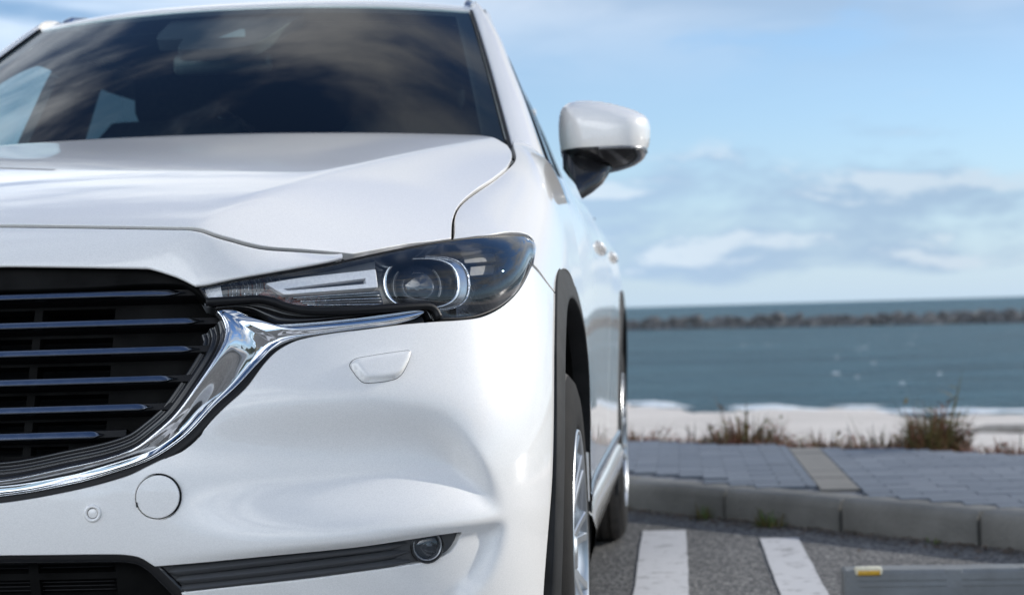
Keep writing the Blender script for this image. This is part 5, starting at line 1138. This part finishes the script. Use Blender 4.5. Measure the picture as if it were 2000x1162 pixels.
# ---------- wheels ----------
def wheel(y):
    Wl = empty('wheel', CAR, (.91, y, .365)); ax = (1, 0, 0)
    tp_ = [(.2435, -.020), (.2475, -.008), (.256, -.0045), (.285, -.003), (.315, -.0045), (.338, -.011), (.352, -.022)]
    MB().lathe(tp_, (0, 0, 0), ax, 96).obj('tyre', M['rubber'], Wl)
    bm_ = MB(); pr_ = [(.352, -.022), (.3605, -.032)]
    for gx_ in (.062, .098, .132, .168): pr_ += [(.3640, -gx_+.006), (.3565, -gx_+.0045), (.3565, -gx_-.0045), (.3640, -gx_-.006)]
    pr_ += [(.3605, -.193), (.352, -.203), (.300, -.225), (.245, -.20)]; bm_.lathe(pr_, (0, 0, 0), ax, 96)
    bm_.obj('tread', M['tread'], Wl, auto=40)
    b_ = MB(); b_.lathe([(.2440, -.022), (.2450, -.008), (.2430, -.0035), (.2395, -.0045), (.2340, -.022), (.226, -.06), (.215, -.15), (.222, -.2)], (0, 0, 0), ax, 96); b_.obj('rim', M['alloy'], Wl)
    MB().lathe([(.0001, -.012), (.030, -.013), (.034, -.018), (.060, -.020), (.072, -.032), (.074, -.07)], (0, 0, 0), ax, 40).obj('hub', M['alloy'], Wl)
    MB().lathe([(.07, -.11), (.160, -.105), (.163, -.11), (.163, -.135), (.07, -.135)], (0, 0, 0), ax, 60).obj('brake_disc', M['disc'], Wl)
    for k in range(10):
        a0 = 2*math.pi*k/10+.1
        for s_ in (-1, 1):
            P = []
            for r_, hx, w_, off_, th in ((.058, -.022, .013, .0, .030), (.10, -.024, .011, .05, .028), (.16, -.018, .0095, .075, .026), (.21, -.011, .0090, .088, .024), (.238, -.006, .0100, .092, .02)):
                a = a0+s_*off_*1.05; er = Vector((0, math.cos(a), math.sin(a))); et = Vector((0, -math.sin(a), math.cos(a)))
                c_ = er*r_; P.append([tuple(c_+Vector((hx+dx, 0, 0))+et*w_*q) for q, dx in ((-1, -th), (-.95, -.003), (-.7, 0), (.7, 0), (.95, -.003), (1, -th))])
            MB().grid(P).obj('spoke', M['alloy'], Wl, auto=35)
    return Wl
w_f = wheel(WC[0])
w_r = copy_tree(w_f, CAR); w_r.location.y = RW[0]; w_r.rotation_euler.x = .25
for w_ in (w_f, w_r):
    c_ = copy_tree(w_, CAR); c_.scale.x = -1; c_.location.x = -.91
# ---------- inside the car ----------
rows = []
for x in np.linspace(-.74, .74, 40):
    k = (abs(x)/.74)**2.2; rows.append([(x, 1.24+.2*k, 1.205), (x, 1.40+.12*k, 1.222), (x, 1.62, 1.215+.012*math.cos(x*4)), (x, 1.78, 1.18), (x, 1.82, 1.10), (x, 1.78, .80)])
MB().grid(rows).obj('dashboard', M['dash'], CAR)
mb = MB(); a_ = np.linspace(-.32, .0, 14)
rows = []
for x in np.linspace(-.60, -.18, 24):
    t = (x+.39)/.21; h = .055*math.sqrt(max(0, 1-t*t)); rows.append([(x, 1.62, 1.21), (x, 1.66, 1.215+h), (x, 1.76, 1.205+h), (x, 1.80, 1.15)])
MB().grid(rows).obj('instrument_hood', M['dash'], CAR)
def seat(x):
    S = empty('front_seat', CAR, (x, 2.22, .47))
    MB().box((0, 0, .30), (.52, .52, .16), bev=.05).obj('cushion', M['cloth'], S)
    rows = []
    for z, y, w_, th in ((.34, .22, .25, .08), (.55, .27, .27, .09), (.75, .32, .275, .085), (.90, .35, .25, .07), (.97, .365, .19, .05)):
        rows.append([(w_*math.copysign(abs(math.cos(a))**.5, math.cos(a)), y+th*math.copysign(abs(math.sin(a))**.7, math.sin(a)), z) for a in np.linspace(0, 2*math.pi, 28, endpoint=False)])
    m_ = MB(); m_.grid(rows, closed_v=True); m_.F.append(tuple(range(len(m_.V)-28, len(m_.V)))); m_.obj('backrest', M['cloth'], S)
    MB().box((0, .40, 1.05), (.26, .10, .18), bev=.045).obj('headrest', M['cloth'], S)
    for sx in (-.06, .06): MB().tube([(sx, .385, .90), (sx, .395, .98)], .006, 8).obj('headrest_post', M['satin'], S)
    return S
s_ = seat(-.37); s2 = copy_tree(s_, CAR); s2.location.x = .37
rb_ = empty('rear_seat', CAR, (0, 3.20, .35)); MB().box((0, 0, .30), (1.30, .50, .16), bev=.05).obj('cushion', M['cloth'], rb_); MB().box((0, .30, .62), (1.30, .16, .62), bev=.06).obj('backrest', M['cloth'], rb_)
for x in (-.42, .42): MB().box((x, .34, 1.0), (.27, .10, .16), bev=.04).obj('headrest', M['cloth'], rb_)
MB().box((0, 2.9, .42), (1.66, 3.4, .10)).obj('cabin_floor', M['void'], CAR)
MB().box((0, 4.30, .80), (1.6, .04, .8)).obj('luggage_partition', M['void'], CAR)
for sx in (1, -1): MB().box((sx*.79, 2.8, .80), (.03, 2.9, .74), bev=.01).obj('door_lining', M['dash'], CAR)
rows = [[(-.37+.185*math.cos(a), 1.95-.03*math.sin(a), 1.03+.185*math.sin(a)*.93)] for a in np.linspace(0, 2*math.pi, 40, endpoint=False)]
MB().tube([r[0] for r in rows]+[rows[0][0]], .016, 8).obj('steering_wheel', M['dash'], CAR)
# sensor cover and inside mirror
c = lambda u, v, d: ws_pt(np.array(u), np.array(v))+np.array([0, d*.75, -d*.65])
ol = [(-.30, .965, 1), (.29, .965, 1), (.25, .92), (.165, .765), (.10, .708), (-.13, .70), (-.163, .715), (-.17, .795, 1), (-.28, .803), (-.30, .83)]
def wsf(u, v): return ws_pt(u, v)+np.array([0, .012, -.010])
panel('sensor_cover', wsf, ol, mat('sensor_cover_plastic', (.035, .034, .036), .55, var=(30, (.045, .043, .045))), CAR, step=.03, bstep=.02, lip=.003, depth=.03)
ol2 = [(-.025, .775, 1), (.045, .842), (.065, .842), (.088, .775, 1)]
panel('camera_window', lambda u, v: ws_pt(u, v)+np.array([0, .010, -.008]), ol2, mat('camera_window_glass', (.22, .25, .25), .15, coat=.5, var=(30, (.2, .23, .23))), CAR, step=.02, bstep=.01, lip=.001, depth=0)
im = empty('inside_mirror', CAR, (-.065, 2.00, 1.522))
MB().box((0, 0, 0), (.265, .035, .056), bev=.016).obj('mirror_shell', mat('mirror_shell_plastic', (.10, .11, .11), .35, var=(30, (.12, .13, .13))), im); MB().tube([(0, 0, .02), (0, -.05, .09)], .012, 8).obj('mirror_arm', M['dash'], im)
